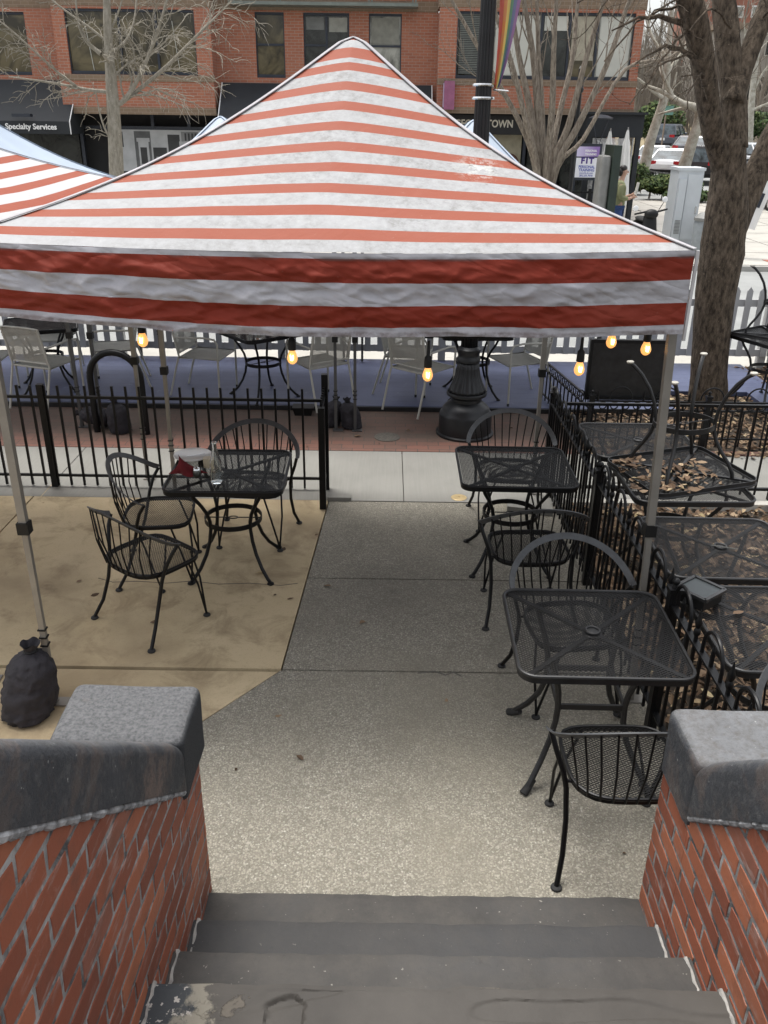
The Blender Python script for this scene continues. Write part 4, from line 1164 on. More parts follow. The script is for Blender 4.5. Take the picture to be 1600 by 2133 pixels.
# ------------------------------------------------------------------ things on the brick sidewalk
mb = MB()
rx0, rx1, ry0, ry1, rtop = -2.83, -2.33, 7.87, 7.82, .80
pts = [V((rx0, ry0, 0)), V((rx0, ry0, .3)), V((rx0, ry0, rtop - .25))] + [V(((rx0 + rx1) / 2 - .25 * math.cos(t), (ry0 + ry1) / 2 + .025 * math.cos(t), rtop - .25 + .25 * math.sin(t))) for t in [math.pi * k / 16 for k in range(1, 16)]] + [V((rx1, ry1, rtop - .25)), V((rx1, ry1, .3)), V((rx1, ry1, 0))]
mb.tube(pts, .032, 12)
tag(mb.build('bike_rack', black_iron, smooth=True), 'black inverted U bike rack tube on the brick sidewalk behind the picket fence', 'bike rack')
def weight_bag(x, y, h, r, lean, label, seed):
    root = thing('weight_bag', (x, y, 0), label, 'weight bag', 'sandbags weighting the canopy legs')
    mb = MB()
    prof = [(.05, .0), (.80, .0), (.97, .05), (1.0, .18), (.98, .4), (.94, .6), (.86, .76), (.66, .88), (.38, .95), (.24, .98), (.20, 1.0)]
    def fn(u, v):
        k = v * (len(prof) - 1); i = min(len(prof) - 2, int(k)); t = k - i
        rr = prof[i][0] * (1 - t) + prof[i + 1][0] * t; zz = prof[i][1] * (1 - t) + prof[i + 1][1] * t
        a = 2 * math.pi * u
        q = V((math.cos(a) * 1.8, math.sin(a) * 1.8, zz * 4 + seed))
        w = 1 + .10 * noise.noise(q) + .14 * (1 - abs(noise.noise(q * 2.6 + V((0, 0, zz * 6)))) * 3) * .6
        if v > .7: w += .10 * math.sin(a * 7 + seed) * (v - .7) * 3
        return V((r * rr * w * math.cos(a) + lean[0] * zz, r * rr * w * math.sin(a) + lean[1] * zz, h * zz))
    mb.grid(fn, 48, 40); mb.build('bag_body', bag_cloth, root, local=True, smooth='all')
    mb = MB()
    def fn2(u, v):
        a = 2 * math.pi * u; rr = r * (.2 + .16 * v + .05 * math.sin(a * 6 + seed) * v)
        return V((rr * math.cos(a) + lean[0] * (1 + .1 * v), rr * math.sin(a) + lean[1], h * (1 + .12 * v + .03 * math.sin(a * 5) * v)))
    mb.grid(fn2, 30, 6); mb.build('bag_neck', bag_cloth, root, local=True, smooth='all')
    MB().tube([(r * .22 * math.cos(t) + lean[0], r * .22 * math.sin(t) + lean[1], h * 1.0) for t in [2 * math.pi * k / 16 for k in range(16)]], .008, 6, closed=True).build('tie_cord', black_plastic, root, local=True)
    return root
weight_bag(-1.835, 3.54, .365, .13, (.05, .05), 'large charcoal sandbag tied to the near canopy leg on the beige slab', 1.0)
weight_bag(-2.60, 7.88, .30, .105, (-.03, 0), 'upright charcoal sandbag standing inside the bike rack', 4.0)
weight_bag(-.33, 8.1, .27, .10, (-.05, 0), 'charcoal sandbag tied to the twin dark poles left of the street lamp', 7.0)
weight_bag(-.56, 8.15, .27, .095, (.06, 0), 'charcoal sandbag behind the open gate leaf', 9.0)
b = weight_bag(-2.75, 7.95, .30, .085, (.0, 0), 'charcoal sandbag slumped on its side left of the bike rack leg', 12.0)
b.location = (-2.74, 7.99, .10); b.rotation_euler = (R(8), R(-82), R(-12))
lt = thing('tray_box', (-.86, 8.5, 0), 'small black plastic tray on the bricks at the foot of a taupe chair', 'tray')
MB().box((-.86, 8.5, .04), (.17, .12, .08), taper=1.25).build('tray_body', black_plastic, lt)
MB().box((-.86, 8.5, .084), (.225, .16, .010)).build('tray_rim', black_plastic, lt)
mb = MB(); mb.lathe([(.125, .0), (.125, .006), (.118, .007), (.10, .006), (.098, .008), (.0, .008)], 32, (.02, 7.82, 0))
tag(mb.build('utility_cover', M('worn_iron_cover', (.10, .09, .075), .8, 0, .3, 40, .5, 60), smooth=True), 'small round iron cover set in the brick sidewalk left of the lamp base', 'cover')
p = atz(956, 1037); mb = MB(); mb.lathe([(.065, 0), (.065, .004), (.06, .006), (.012, .006), (.01, .002), (0, .002)], 28, (p.x, p.y, .001))
tag(mb.build('cleanout_cap', brass), 'small round brass cap set in the concrete by the second table', 'cap')
mb = MB(); mb.prism([(.98, 6.12), (1.33, 6.05), (1.36, 6.3), (1.0, 6.31)], 0, .05); tag(mb.build('stone_block', sidewalk_m), 'low pale stone block at the foot of the hooped fence end post', 'block')
mb = MB(); mb.prism([(-.46, 6.28), (-.27, 6.28), (-.27, 6.36), (-.46, 6.36)], 0, .035); tag(mb.build('gate_footing', sidewalk_m), 'small pale concrete footing beside the open gate post', 'footing')
# bed edging kerb
mb = MB(); mb.b2(1.47, 9, 6.22, 6.30, -.05, .05); tag(mb.build('bed_edging', m_concrete('pale_edging', (.4, .38, .34), (.5, .48, .43), brush=False)), 'pale concrete edging strip between leafy bed and sidewalk', 'edging')

# black framed board
bd = thing('framed_board', (2.26, 7.75, 0), 'large black framed blank board on two posts behind the leafy bed tables', 'board')
mb = MB(); mb.b2(1.905, 2.63, 7.735, 7.755, .47, .99); mb.build('board_panel', M('black_board', (.012, .012, .013), .35, 0, .5, 20), bd)
mb = MB()
mb.b2(1.88, 2.655, 7.715, 7.765, .985, 1.015); mb.b2(1.88, 2.655, 7.715, 7.765, .445, .472); mb.b2(1.88, 1.907, 7.716, 7.764, .47, .986); mb.b2(2.628, 2.655, 7.716, 7.764, .47, .986)
mb.build('board_frame', black_iron, bd)
for xx in (1.97, 2.57): MB().box((xx, 7.785, .36), (.035, .035, .72)).build('post', black_iron, bd)
mb = MB(); mb.tube([(1.875 - .03 + .03 * math.cos(t), 7.74, .50 + .03 * math.sin(t)) for t in [2 * math.pi * k / 14 for k in range(14)]], .005, 6, closed=True)
mb.build('hook', black_iron, bd)

# ------------------------------------------------------------------ deck furniture
def make_armchair():
    root = thing('mesh_armchair', (0, 0, 0), '', 'chair')
    mb = MB()
    def seat(u, v): return V((-.23 + .46 * u, -.23 + .45 * v, .43 - .012 * math.sin(math.pi * u) + (.012 if v < .1 else 0)))
    expanded(mb, [(-.225, -.225), (.225, -.225), (.225, .215), (-.225, .215)], .428, .011, R(45), .0048, .002)
    st = mb.build('seat', chair_taupe, root, local=True, attr=False)
    MB().tube([(-.23, -.23, .43), (.23, -.23, .43), (.235, .22, .43), (-.235, .22, .43)], .011, 8, closed=True).build('seat_rim', chair_taupe, st, local=True, smooth=True)
    mb = MB()
    n0 = 0
    expanded(mb, [(-.21, .48), (.21, .48), (.225, .83), (-.225, .83)], 0, .011, R(45), .0048, .002)
    for i in range(len(mb.v)):
        p = mb.v[i]; k = (p.y - .43) / .42
        mb.v[i] = V((p.x, .215 + .09 * k - .018 * (1 - (p.x / .22) ** 2) + p.z, p.y))
    bk = mb.build('backrest', chair_taupe, root, local=True, attr=False)
    fr = [(-.212, .222, .48), (.212, .222, .48), (.222, .265, .66)] + [(.226 - .452 * k / 8, .305 - .018 * (1 - (1 - k / 4) ** 2), .845) for k in range(9)] + [(-.222, .265, .66)]
    MB().tube(fr, .011, 8, closed=True).build('back_frame', chair_taupe, bk, local=True, smooth=True)
    for sx in (-1, 1):
        MB().tube([(sx * .25, -.22, .03), (sx * .25, -.225, .4), (sx * .25, -.23, .60), (sx * .255, -.20, .65), (sx * .26, -.10, .665), (sx * .255, .12, .655), (sx * .235, .25, .645)], .0115, 8).build('arm_leg', chair_taupe, root, local=True, smooth=True)
        MB().tube([(sx * .236, .36, .0), (sx * .236, .27, .3), (sx * .234, .222, .45), (sx * .226, .305, .845)], .0115, 8).build('leg', chair_taupe, root, local=True, smooth=True)
        MB().tube([(sx * .25, -.22, .03), (sx * .25, -.22, .0)], .0125, 8).build('glide', rubber, root, local=True)
    return root
ac = make_armchair()
for i, (x, y, rz, lab) in enumerate([
    (-3.55, 8.66, 160, 'taupe mesh armchair with its square back to us, left of the bike rack'),
    (-3.05, 9.35, -75, 'taupe mesh armchair behind the bike rack pole, facing the left deck table'),
    (-4.28, 8.85, 95, 'taupe mesh armchair cut by the left edge of the photo'),
    (-1.95, 9.08, 78, 'taupe mesh armchair left of the table with wine glasses'),
    (-.72, 8.82, 215, 'taupe mesh armchair right of the glasses table, behind a hanging bulb'),
    (.38, 8.66, 140, 'taupe mesh armchair left of the street lamp, its back turned to us'),
    (.25, 9.25, 80, 'taupe mesh armchair half hidden, farther left of the street lamp'),
    (1.42, 9.02, -68, 'taupe mesh armchair right of the street lamp, facing left'),
    (-3.9, 9.75, 5, 'taupe mesh armchair behind the left deck table by the white pickets')]):
    place(ac, i, (x, y, .05), R(rz), lab, 'taupe armchairs on the deck')
def deck_table(i, x, y, rz, lab):
    return place(t_ring, 1, (x, y, .05), R(rz), lab, 'black tables on the deck')
deck_table(0, -3.75, 9.15, 20, 'black mesh deck table at the far left among taupe armchairs')
deck_table(1, -1.33, 8.98, 40, 'black mesh deck table carrying glasses, behind the picket fence')
deck_table(2, .95, 9.15, 3, 'black mesh deck table hidden behind the street lamp shaft')
for k, (px, py, kind, lab) in enumerate([(520, 690, 'w', 'stemmed wine glass on the deck table, left one'), (556, 692, 'w', 'stemmed wine glass on the deck table, right one'), (537, 700, 't', 'straight water tumbler between the two wine glasses'), (571, 690, 't', 'short tumbler right of the wine glasses')]):
    p = atz(px, py + 6, .775)
    if kind == 'w': prof = [(.032, 0), (.03, .003), (.004, .006), (.004, .075), (.02, .09), (.034, .115), (.036, .145), (.030, .18), (.029, .18), (.034, .145), (.032, .117), (.018, .094), (.001, .085)]
    else: prof = [(.028, 0), (.034, .11), (.032, .11), (.026, .008), (.001, .008)]
    tag(MB().lathe(prof, 20, (p.x, p.y, .775)).build('wine_glass' if kind == 'w' else 'tumbler', bottle_glass, smooth=True), lab, 'glass', 'glasses on the deck table')
p = atz(597, 690, .775); mb = MB(); mb.b2(p.x - .1, p.x + .1, p.y - .07, p.y + .07, .775, .787); tag(mb.build('serving_tray', black_plastic), 'flat black tray beside the glasses on the deck table', 'tray')
# inverted table and its support right of the tree
t2 = copy_tree(t_rh); t2.location = (4.15, 9.0, .05); t2.rotation_euler = (0, 0, R(25)); t2['label'] = 'black mesh table right of the big tree trunk with an upturned table on it'; t2['group'] = 'stacked tables by the tree'
t3 = copy_tree(t_inv); t3.location = (4.15, 9.0, 1.50); t3.rotation_euler = (R(178), R(2), R(40)); t3['label'] = 'upside down black table with legs in the air right of the big tree trunk'; t3['group'] = 'stacked tables by the tree'

# white picket fence behind the deck and down its right side
fence_white_shaded = M('shaded_white_fence_paint', (.36, .36, .355), .6, 0, .1, 4)  # grey puts the backlit shade of the white pickets into the colour
def white_fence(p0, p1, label, h=1.02, white_paint=white_paint):
    p0 = V((*p0, 0)); p1 = V((*p1, 0)); d = p1 - p0; L = d.length; d.normalize(); nrm = V((d.y, -d.x, 0))
    root = thing('white_picket_fence', (p0 + p1) / 2, label, 'fence')
    mb = MB(); n = int(L / .155)
    for i in range(n + 1):
        b = p0 + d * (L * i / n) + nrm * .03
        w = .036
        pr = [(-w, .16), (w, .16), (w, h - .05), (0, h), (-w, h - .05)]
        vs = [b + d * q[0] + V((0, 0, q[1])) for q in pr] + [b + d * q[0] + nrm * .016 + V((0, 0, q[1])) for q in pr]
        mb.add(vs, [tuple(range(5)), tuple(reversed(range(5, 10)))] + [(j, j + 5, (j + 1) % 5 + 5, (j + 1) % 5) for j in range(5)])
    mb.build('pickets', white_paint, root)
    for z in (.20, .82): MB().bar(p0 + V((0, 0, z)), p1 + V((0, 0, z)), .04, .085).build('rail', white_paint, root)
    k = max(1, round(L / 1.9))
    for i in range(k + 1):
        b = p0 + d * (L * i / k) - nrm * .02; po = MB().box((b.x, b.y, (h + .05) / 2), (.09, .09, h + .05)).build('post', white_paint, root)
        MB().box((b.x, b.y, h + .06), (.115, .115, .025)).build('post_cap', white_paint, po)
white_fence((-7.4, 10.58), (4.75, 10.58), 'white picket fence, shaded grey, along the street edge of the blue deck', white_paint=fence_white_shaded)
white_fence((4.86, 10.55), (5.25, 7.2), 'white picket fence running toward us at the right edge of the photo')

# ------------------------------------------------------------------ brick building across the street
BY = 26.0; WY = 26.7
bld = thing('brick_building', (-3, 28, 0), 'red brick building across the street with projecting bays and black shop awnings', 'building')
mb = MB()
ZS = 2.95
# upper wall pieces around the openings (front faces at WY)
def wall_with_holes(mb, x0, x1, z0, z1, yf, holes, th=.3):
    xs = sorted({x0, x1, *[h[0] for h in holes], *[h[1] for h in holes]}); zs = sorted({z0, z1, *[h[2] for h in holes], *[h[3] for h in holes]})
    for i in range(len(xs) - 1):
        j0 = None
        for j in range(len(zs) - 1):
            cx, cz = (xs[i] + xs[i + 1]) / 2, (zs[j] + zs[j + 1]) / 2
            solid = not any(h[0] < cx < h[1] and h[2] < cz < h[3] for h in holes)
            if solid and j0 is None: j0 = zs[j]
            if j0 is not None and (not solid or j == len(zs) - 2):
                mb.b2(xs[i], xs[i + 1], yf, yf + th, j0, zs[j + 1] if solid else zs[j]); j0 = None
win = []
lw = [(-13.4, -10.05, 3.78, 5.32)]
mw = [(-3.73, -2.93, 3.80, 5.40), (-2.40, -1.14, 3.45, 5.40), (-.60, .30, 3.80, 5.40)]
rec = wall_with_holes
rec(mb, -16, -9.05, ZS, 9, WY, lw); rec(mb, -4.83, 1.30, ZS, 9, WY, mw)
bayL = (-8.72, -5.25, 3.80, 5.36); bayR = (1.78, 6.52, 3.82, 5.42)
rec(mb, -9.05, -4.83, 3.0, 5.42, BY, [bayL], .25); rec(mb, 1.30, 6.75, 3.12, 5.50, BY, [bayR], .25)
for x in (-9.05, -5.08, 1.30, 6.5): mb.b2(x, x + .25, BY + .252, WY + (.9 if x > 6 else -.002), 3.0, 5.42)
mb.b2(-9.05, -4.83, BY, WY + .3, 5.70, 9); mb.b2(1.30, 6.75, BY, WY + .3, 5.75, 9)
mb.b2(6.45, 6.75, WY + 1, 46, .0, 9); mb.b2(-16, 6.4, WY + .32, 45, 8.9, 9.1)
mb.build('wall', facade_m, bld)
mb = MB()
mb.b2(-9.08, -4.80, BY - .015, WY + .3, 5.42, 5.70); mb.b2(1.27, 6.78, BY - .015, WY + .3, 5.50, 5.75)
mb.b2(-9.07, -4.81, BY - .012, WY + .3, 2.82, 3.0); mb.b2(1.28, 6.77, BY - .012, WY + .3, 2.96, 3.12)
mb.b2(-9.06, -4.82, BY - .02, BY + .1, 3.64, 3.795); mb.b2(1.29, 6.76, BY - .02, BY + .1, 3.66, 3.815)
mb.b2(-16, -9.08, WY - .012, WY + .1, 5.42, 5.68); mb.b2(-4.80, 1.27, WY - .012, WY + .1, 5.44, 5.70); mb.b2(-4.8, 1.27, WY - .01, WY + .05, 3.68, 3.78) if False else None
mb.build('brick_band', band_m, bld)
def window(x0, x1, z0, z1, y, splits, panes, transom=None, dy=.1, fw_=.06):
    fr = MB()
    fr.b2(x0, x1, y + dy - .05, y + dy, z1 - fw_, z1); fr.b2(x0, x1, y + dy - .05, y + dy, z0, z0 + fw_ * 1.4)
    xs = [x0] + splits + [x1]
    for i, x in enumerate(xs): fr.b2(max(x0, x - fw_ / 2), min(x1, x + fw_ / 2), y + dy - .048, y + dy + .002, z0 + fw_ * 1.4, z1 - fw_)
    if transom:
        for i, tz in enumerate(transom):
            if tz: fr.b2(xs[i] + fw_ / 2, xs[i + 1] - fw_ / 2, y + dy - .045, y + dy, tz - .025, tz + .025)
    f = fr.build('window', dark_frame, bld)
    for i in range(len(xs) - 1):
        MB().b2(xs[i] + .005, xs[i + 1] - .005, y + dy + .004, y + dy + .012, z0 + .02, z1 - .02).build('pane', panes[i], f)
    return f
window(*bayL, BY, [-7.3, -6.3], [pane_amber, pane_amber, pane_amber])
w = [o for o in bld.children if o.name.startswith('window')][0]
for bx in (-8.1, -5.75): MB().bar((bx, BY + .09, 3.9), (bx - .12, BY + .09, 5.1), .035, .01).build('sash_reflection', blind_m, w)
window(*lw[0], WY, [-11.1], [pane_amber, pane_amber])
window(*mw[0], WY, [], [pane_amber], [4.62]); window(*mw[1], WY, [-1.77], [pane_dark, pane_dark], [4.62, None]); window(*mw[2], WY, [], [pane_pale], [4.62])
w = window(*bayR, BY, [2.75, 4.05, 4.80, 5.55], [pane_dark, pane_pale, pane_dark, pane_amber, pane_pale])
mb = MB()
for k in range(34): mb.b2(1.86, 2.70, BY + .085, BY + .1, 3.95 + k * .042, 3.975 + k * .042)
mb.build('blind', blind_dark, w)
MB().b2(2.82, 3.98, BY + .09, BY + .1, 3.92, 5.34).build('blind', blind_m, w); MB().b2(5.62, 6.46, BY + .09, BY + .1, 3.92, 5.34).build('blind', blind_m, w)
MB().b2(4.12, 4.74, BY + .09, BY + .1, 5.0, 5.34).build('blind', blind_m, w); MB().b2(4.88, 5.50, BY + .09, BY + .1, 4.3, 5.34).build('blind', M('beige_blind', (.34, .31, .24), .8), w)
for (x0, x1) in ((-.53, .23),): MB().b2(x0, x1, WY + .09, WY + .1, 4.66, 5.3).build('blind', M('grey_roller_blind', (.22, .22, .19), .8), w)
MB().b2(-2.33, -1.83, WY + .09, WY + .1, 5.0, 5.3).build('blind', M('grey_roller_blind_b', (.16, .165, .16), .8), w); MB().b2(-1.70, -1.20, WY + .09, WY + .1, 4.95, 5.3).build('blind', M('grey_roller_blind_c', (.28, .28, .25), .8), w)
# steel balcony underside above the middle windows
mb = MB(); mb.b2(-4.35, .72, WY - .55, WY - .02, 5.52, 5.60)
for x in (-4.25, -3.0, -.55, .62): mb.b2(x - .06, x - .02, WY - .5, WY - .45, 5.60, 6.7); mb.b2(x + .02, x + .06, WY - .5, WY - .45, 5.60, 6.7)
mb.b2(-4.35, .72, WY - .5, WY - .45, 5.72, 5.76)
mb.build('balcony', steel_green, bld)
# ground floor shopfront
mb = MB(); mb.b2(-16, 6.4, 27.35, 27.5, .1, 2.97); mb.build('shopfront_back', M('dark_shop_interior', (.012, .012, .013), .7), bld)
for x in (-16, -13.6, -10.9, -9.0, -8.15, -6.9, -5.85, -4.7, -2.6, -.4, 1.35, 2.55, 3.9, 4.9, 6.2): MB().b2(x, x + .09, 26.92, 27.02, .11, 2.81).build('mullion', dark_frame, bld)
for z in (2.42, .5): MB().b2(-16, 6.3, 26.93, 26.99, z, z + .09).build('transom', dark_frame, bld)
for (x0, x1, m) in ((-13.5, -10.95, pane_dark), (-10.8, -9.05, pane_dark), (-4.6, -2.65, pane_dark), (-2.5, -.45, pane_dark), (1.46, 2.5, pane_amber), (4.05, 4.85, pane_dark), (5.05, 6.15, pane_dark)):
    MB().b2(x0, x1, 26.95, 26.96, .6, 2.42).build('shop_window', m, bld)
MB().b2(2.66, 3.86, 26.95, 26.96, .6, 2.42).build('shop_window', M('cream_shop_display', (.3, .27, .19), .6), bld)
for (x0, x1, z0, z1) in ((1.55, 2.4, 1.0, 2.3),): MB().b2(x0, x1, 27.1, 27.12, z0, z1).build('lit_display', lit_shop, bld)
mb = MB(); mb.ball((3.55, 26.94, 1.55), .3, 16, (1, .1, 1.25)); mb.build('window_decal', M('brown_decal', (.09, .035, .02), .6), bld)
# photographic window graphic of a row of old townhouses (plain generic shapes)
mg = [M('graphic_pale', (.42, .43, .44), .5, 0, .15, 3), M('graphic_mid', (.20, .205, .21), .5, 0, .3, 3), M('graphic_dark', (.03, .031, .033), .5, 0, .3, 3), M('graphic_grey', (.10, .103, .106), .5, 0, .3, 3)]
MB().b2(-8.05, -4.72, 26.90, 26.912, .45, 2.42).build('window_graphic', mg[0], bld)
g = [o for o in bld.children if o.name.startswith('window_graphic')][0]
mb = MB()
def q(x0, x1, z0, z1, m, lay=1): mb.mi = m; mb.b2(x0, x1, 26.899 - lay * .004, 26.901, z0, z1)
q(-8.03, -7.75, 1.95, 2.36, 2, 1); q(-7.98, -7.70, 1.15, 1.3, 2, 1); q(-7.42, -6.95, .48, 2.38, 3, 1)
q(-7.32, -7.02, .55, 2.1, 0, 2); q(-7.27, -7.08, 1.5, 1.95, 2, 3); q(-7.27, -7.08, .75, 1.2, 2, 3); q(-7.36, -6.98, 2.1, 2.2, 0, 2); q(-7.36, -6.98, 1.34, 1.4, 1, 3)
q(-6.9, -6.5, .48, 1.95, 2, 1); q(-6.82, -6.62, 1.4, 1.7, 0, 2); q(-6.45, -6.1, .48, 2.3, 2, 1)
q(-6.05, -5.55, .48, 2.38, 1, 1); q(-6.12, -5.5, 2.0, 2.12, 0, 2); q(-5.98, -5.65, 1.4, 1.9, 3, 2)
for k in range(4): q(-5.95 + k * .1, -5.9 + k * .1, 2.14, 2.34, 2, 2)
q(-5.92, -5.72, 1.55, 1.8, 0, 3); q(-5.9, -5.74, 1.57, 1.78, 2, 4); q(-5.45, -5.02, .48, 2.2, 3, 1); q(-5.52, -4.98, 2.2, 2.28, 2, 2)
for xx in (-5.38, -5.2): q(xx, xx + .1, 1.75, 2.02, 0, 2); q(xx, xx + .1, 1.3, 1.55, 2, 2)
mb.build('graphic_print', mg, g)
# awnings
def awning(x0, x1, zt, zb, y0, y1, drop):
    a = MB(); vs = [V((x0, y1, zt)), V((x1, y1, zt)), V((x1, y0, zb)), V((x0, y0, zb)), V((x0, y0, zb - drop)), V((x1, y0, zb - drop)), V((x0, y1, zb - drop)), V((x1, y1, zb - drop))]
    a.add(vs, [(3, 2, 1, 0), (4, 5, 2, 3), (0, 6, 4, 3), (1, 2, 5, 7), (6, 7, 5, 4)])
    o = a.build('awning', awning_black, bld)
    for x in (x0, x1): MB().tube([(x, y1, zt), (x, y0 - .006, zb), (x, y0 - .006, zb - drop)], .014, 6).build('awning_piping', white_letter, o)
    return o
aw1 = awning(-15.5, -8.78, 3.66, 2.62, 25.55, 26.65, .32)
text_mesh('lettering', "M'   Specialty Services", .20, white_letter, aw1, (-9.15, 25.535, 2.475), align='RIGHT', bold=.004)
MB().b2(-10.25, -9.75, 25.3, 25.5, 2.72, 2.80).build('awning_lamp', dark_frame, aw1)
awning(-4.72, 1.18, 3.66, 2.62, 25.55, 26.65, .32)
# sign band of the right bay and its lettering
sb = MB().b2(1.3, 6.15, 26.5, 26.6, 2.44, 2.93).build('sign_band', signblack, bld)
text_mesh('lettering', 'GEORGETOWN', .27, M('cream_lettering', (.62, .58, .5), .6), sb, (3.52, 26.49, 2.70), align='RIGHT', bold=.007, xs=.86)
ps = thing('mauve_box_sign', (1.6, 25.8, 3.3), 'small mauve box sign fixed to the brick bay corner', 'sign')
MB().box((1.62, 25.82, 3.40), (.28, .30, .70)).build('sign_box', purple_sign, ps); MB().b2(1.455, 1.475, 25.68, 25.96, 3.1, 3.7).build('sign_face', M('sign_pale_face', (.4, .3, .42), .5), ps)
MB().box((1.68, 25.98, 3.4), (.06, .1, .1)).build('bracket', dark_frame, ps)

# black entrance pergola at the corner
pg = thing('entrance_shelter', (6.5, 25.6, 0), 'black framed entrance shelter with clear plastic side curtains at the building corner', 'shelter')
mb = MB(); mb.b2(5.3, 6.82, 25.0, 26.9, 2.42, 2.98); mb.b2(5.2, 6.88, 24.9, 27, 2.98, 3.04); mb.build('roof', awning_black, pg)
for x, y in ((5.4, 25.05), (6.42, 25.05), (6.72, 25.05), (6.72, 26.8)): MB().box((x, y, 1.26), (.13, .13, 2.32)).build('post', awning_black, pg)
for x0, x1 in ((5.5, 6.35),):
    MB().grid(lambda u, v: V((x0 + (x1 - x0) * u, 25.05 + .03 * math.sin(u * 18) + .02 * math.sin(v * 5 + u * 7), .3 + 2.1 * v)), 40, 12).build('curtain', plastic_m, pg, smooth=True)
MB().tube([(6.58, 25.0, .15), (6.58, 25.0, 2.4)], .03, 8).build('pale_pipe', chrome, pg)
for k, (px, ytop, yb) in enumerate(((1262, 271, 340), (1298, 269, 365))):
    p = aty(px + 3, 330, 24.5); root = thing('closed_umbrella', (p.x, 24.5, .11), ('closed white patio umbrella partly behind the dark green kiosk slab', 'closed white patio umbrella beside the potted conifer')[k], 'umbrella', 'closed white umbrellas')
    mb = MB(); ztop = aty(px, ytop, 24.5).z
    def uf(u, v, p=p, ztop=ztop):
        a = 2 * math.pi * u; z = .75 + (ztop - .75) * v; r = (.02 + .20 * (1 - v) ** .7 * (1 if v > .12 else .75 + 2 * v)) * (1 + .22 * math.sin(a * 6 + v * 2))
        if v > .86: r *= .8
        return V((p.x + r * math.cos(a), 24.5 + r * math.sin(a), z))
    mb.grid(uf, 36, 24); mb.build('canopy_cloth', umbrella_m, root, smooth=True)
    MB().tube([(p.x, 24.5, .11), (p.x, 24.5, ztop + .05)], .022, 8).build('pole', chrome, root); MB().lathe([(.22, 0), (.22, .06), (.05, .08)], 20, (p.x, 24.5, .11)).build('base', dark_frame, root)

# ------------------------------------------------------------------ street things across the road
def rnd_leaf_cloud(mb, c, rad, n, size, rng, shape=None):
    for _ in range(n):
        while True:
            q = V((rng.uniform(-1, 1), rng.uniform(-1, 1), rng.uniform(-1, 1)))
            if q.length <= 1 and q.length > .35: break
        if shape: q = shape(q)
        p = V(c) + V((q.x * rad[0], q.y * rad[1], q.z * rad[2]))
        a = V((rng.uniform(-1, 1), rng.uniform(-1, 1), rng.uniform(-.4, 1))).normalized(); b = a.orthogonal().normalized(); s_ = size * rng.uniform(.6, 1.4)
        mb.add([p - a * s_, p + b * s_ * .45, p + a * s_, p - b * s_ * .45], [(0, 1, 2, 3)], [rng.random()] * 4)
rng = random.Random(3)
# potted conifer
pc = atz(1311, 390, .11)
pot = thing('potted_conifer', (pc.x, pc.y, .11), 'small cone shaped evergreen in a terracotta pot by the black shelter', 'plant')
MB().lathe([(.16, 0), (.20, .28), (.23, .30), (.23, .36), (.19, .36), (.18, .33)], 20, (pc.x, pc.y, .11)).build('pot', terracotta, pot, smooth=True)
mb = MB()
for _ in range(1500):
    t = rng.random() ** 1.5; z = .45 + 1.0 * t; r = .30 * (1 - t) ** .7 * math.sqrt(rng.random()) ** .5; a = rng.uniform(0, 6.28)
    p = V((pc.x + r * math.cos(a), pc.y + r * math.sin(a), z)); d = V((math.cos(a) * .4, math.sin(a) * .4, 1)).normalized() * .07; s_ = V((-math.sin(a), math.cos(a), 0)) * .016
    mb.add([p - s_, p + s_, p + d], [(0, 1, 2)], [rng.random()] * 3)
mb.build('foliage', evergreen_m, pot); MB().tube([(pc.x, pc.y, .4), (pc.x, pc.y, 1.2)], .02, 6).build('trunk', bark_brown, pot)
# hoop railing with wheel ornament
rl = thing('terrace_railing', (4.9, 23.6, .11), 'black terrace railing with wheel shaped ornaments below the training sign', 'railing')
mb = MB(); x0, x1, y = 3.6, 5.75, 23.7
for z in (1.12, .92, .22): mb.bar((x0, y, z), (x1, y, z), .04, .05)
mb.build('rails', black_iron, rl)
for x in (3.62, 4.42, 5.28, 5.73): MB().box((x, y, .66), (.07, .07, 1.1)).build('post', black_iron, rl)
for cx in (4.0, 4.86):
    mb = MB()
    for r in (.27, .19): mb.tube([(cx + r * math.cos(t), y, .57 + r * math.sin(t)) for t in [2 * math.pi * k / 24 for k in range(24)]], .022, 6, closed=True)
    for k in range(8): mb.tube([(cx, y, .57), (cx + .27 * math.cos(k * math.pi / 4), y, .57 + .27 * math.sin(k * math.pi / 4))], .01, 5)
    mb.build('wheel_ornament', black_iron, rl)
mb = MB()
for x in (5.36, 5.46, 5.56, 5.66): mb.box((x, y, .57), (.02, .02, .7))
mb.build('bars', black_iron, rl)
# FIT sign
SY = 23.9
a = aty(1203, 305, SY); b = aty(1243, 370, SY)
sg = thing('training_sign', ((a.x + b.x) / 2, SY, .11), 'white and purple personal training sign in a black frame on the railing', 'sign')
cx = (a.x + b.x) / 2; wd = (b.x - a.x); zt, zb = a.z, b.z
MB().b2(a.x - .06, b.x + .06, SY, SY + .08, zb - .07, zt + .07).build('frame', dark_frame, sg)
MB().b2(a.x - .03, a.x + .03, SY + .02, SY + .07, .11, zb - .07).build('post', dark_frame, sg); MB().b2(b.x - .03, b.x + .03, SY + .02, SY + .07, .11, zb - .07).build('post', dark_frame, sg)
zm = zt - (zt - zb) * .34
lo = MB().b2(a.x, b.x, SY - .012, SY - .002, zb, zm - .015).build('lower_panel', M('sign_white', (.74, .75, .8), .4, 0, .03), sg)
pt_ = NT('purple_fade'); s_ = pt_.sep(); up_m = pt_.fin(pt_.mix(pt_.ramp(pt_.math('MULTIPLY_ADD', s_[0], 1.6), [(0, 0.), (.8, 1.)]), (.62, .58, .78), (.26, .16, .42)), .4)
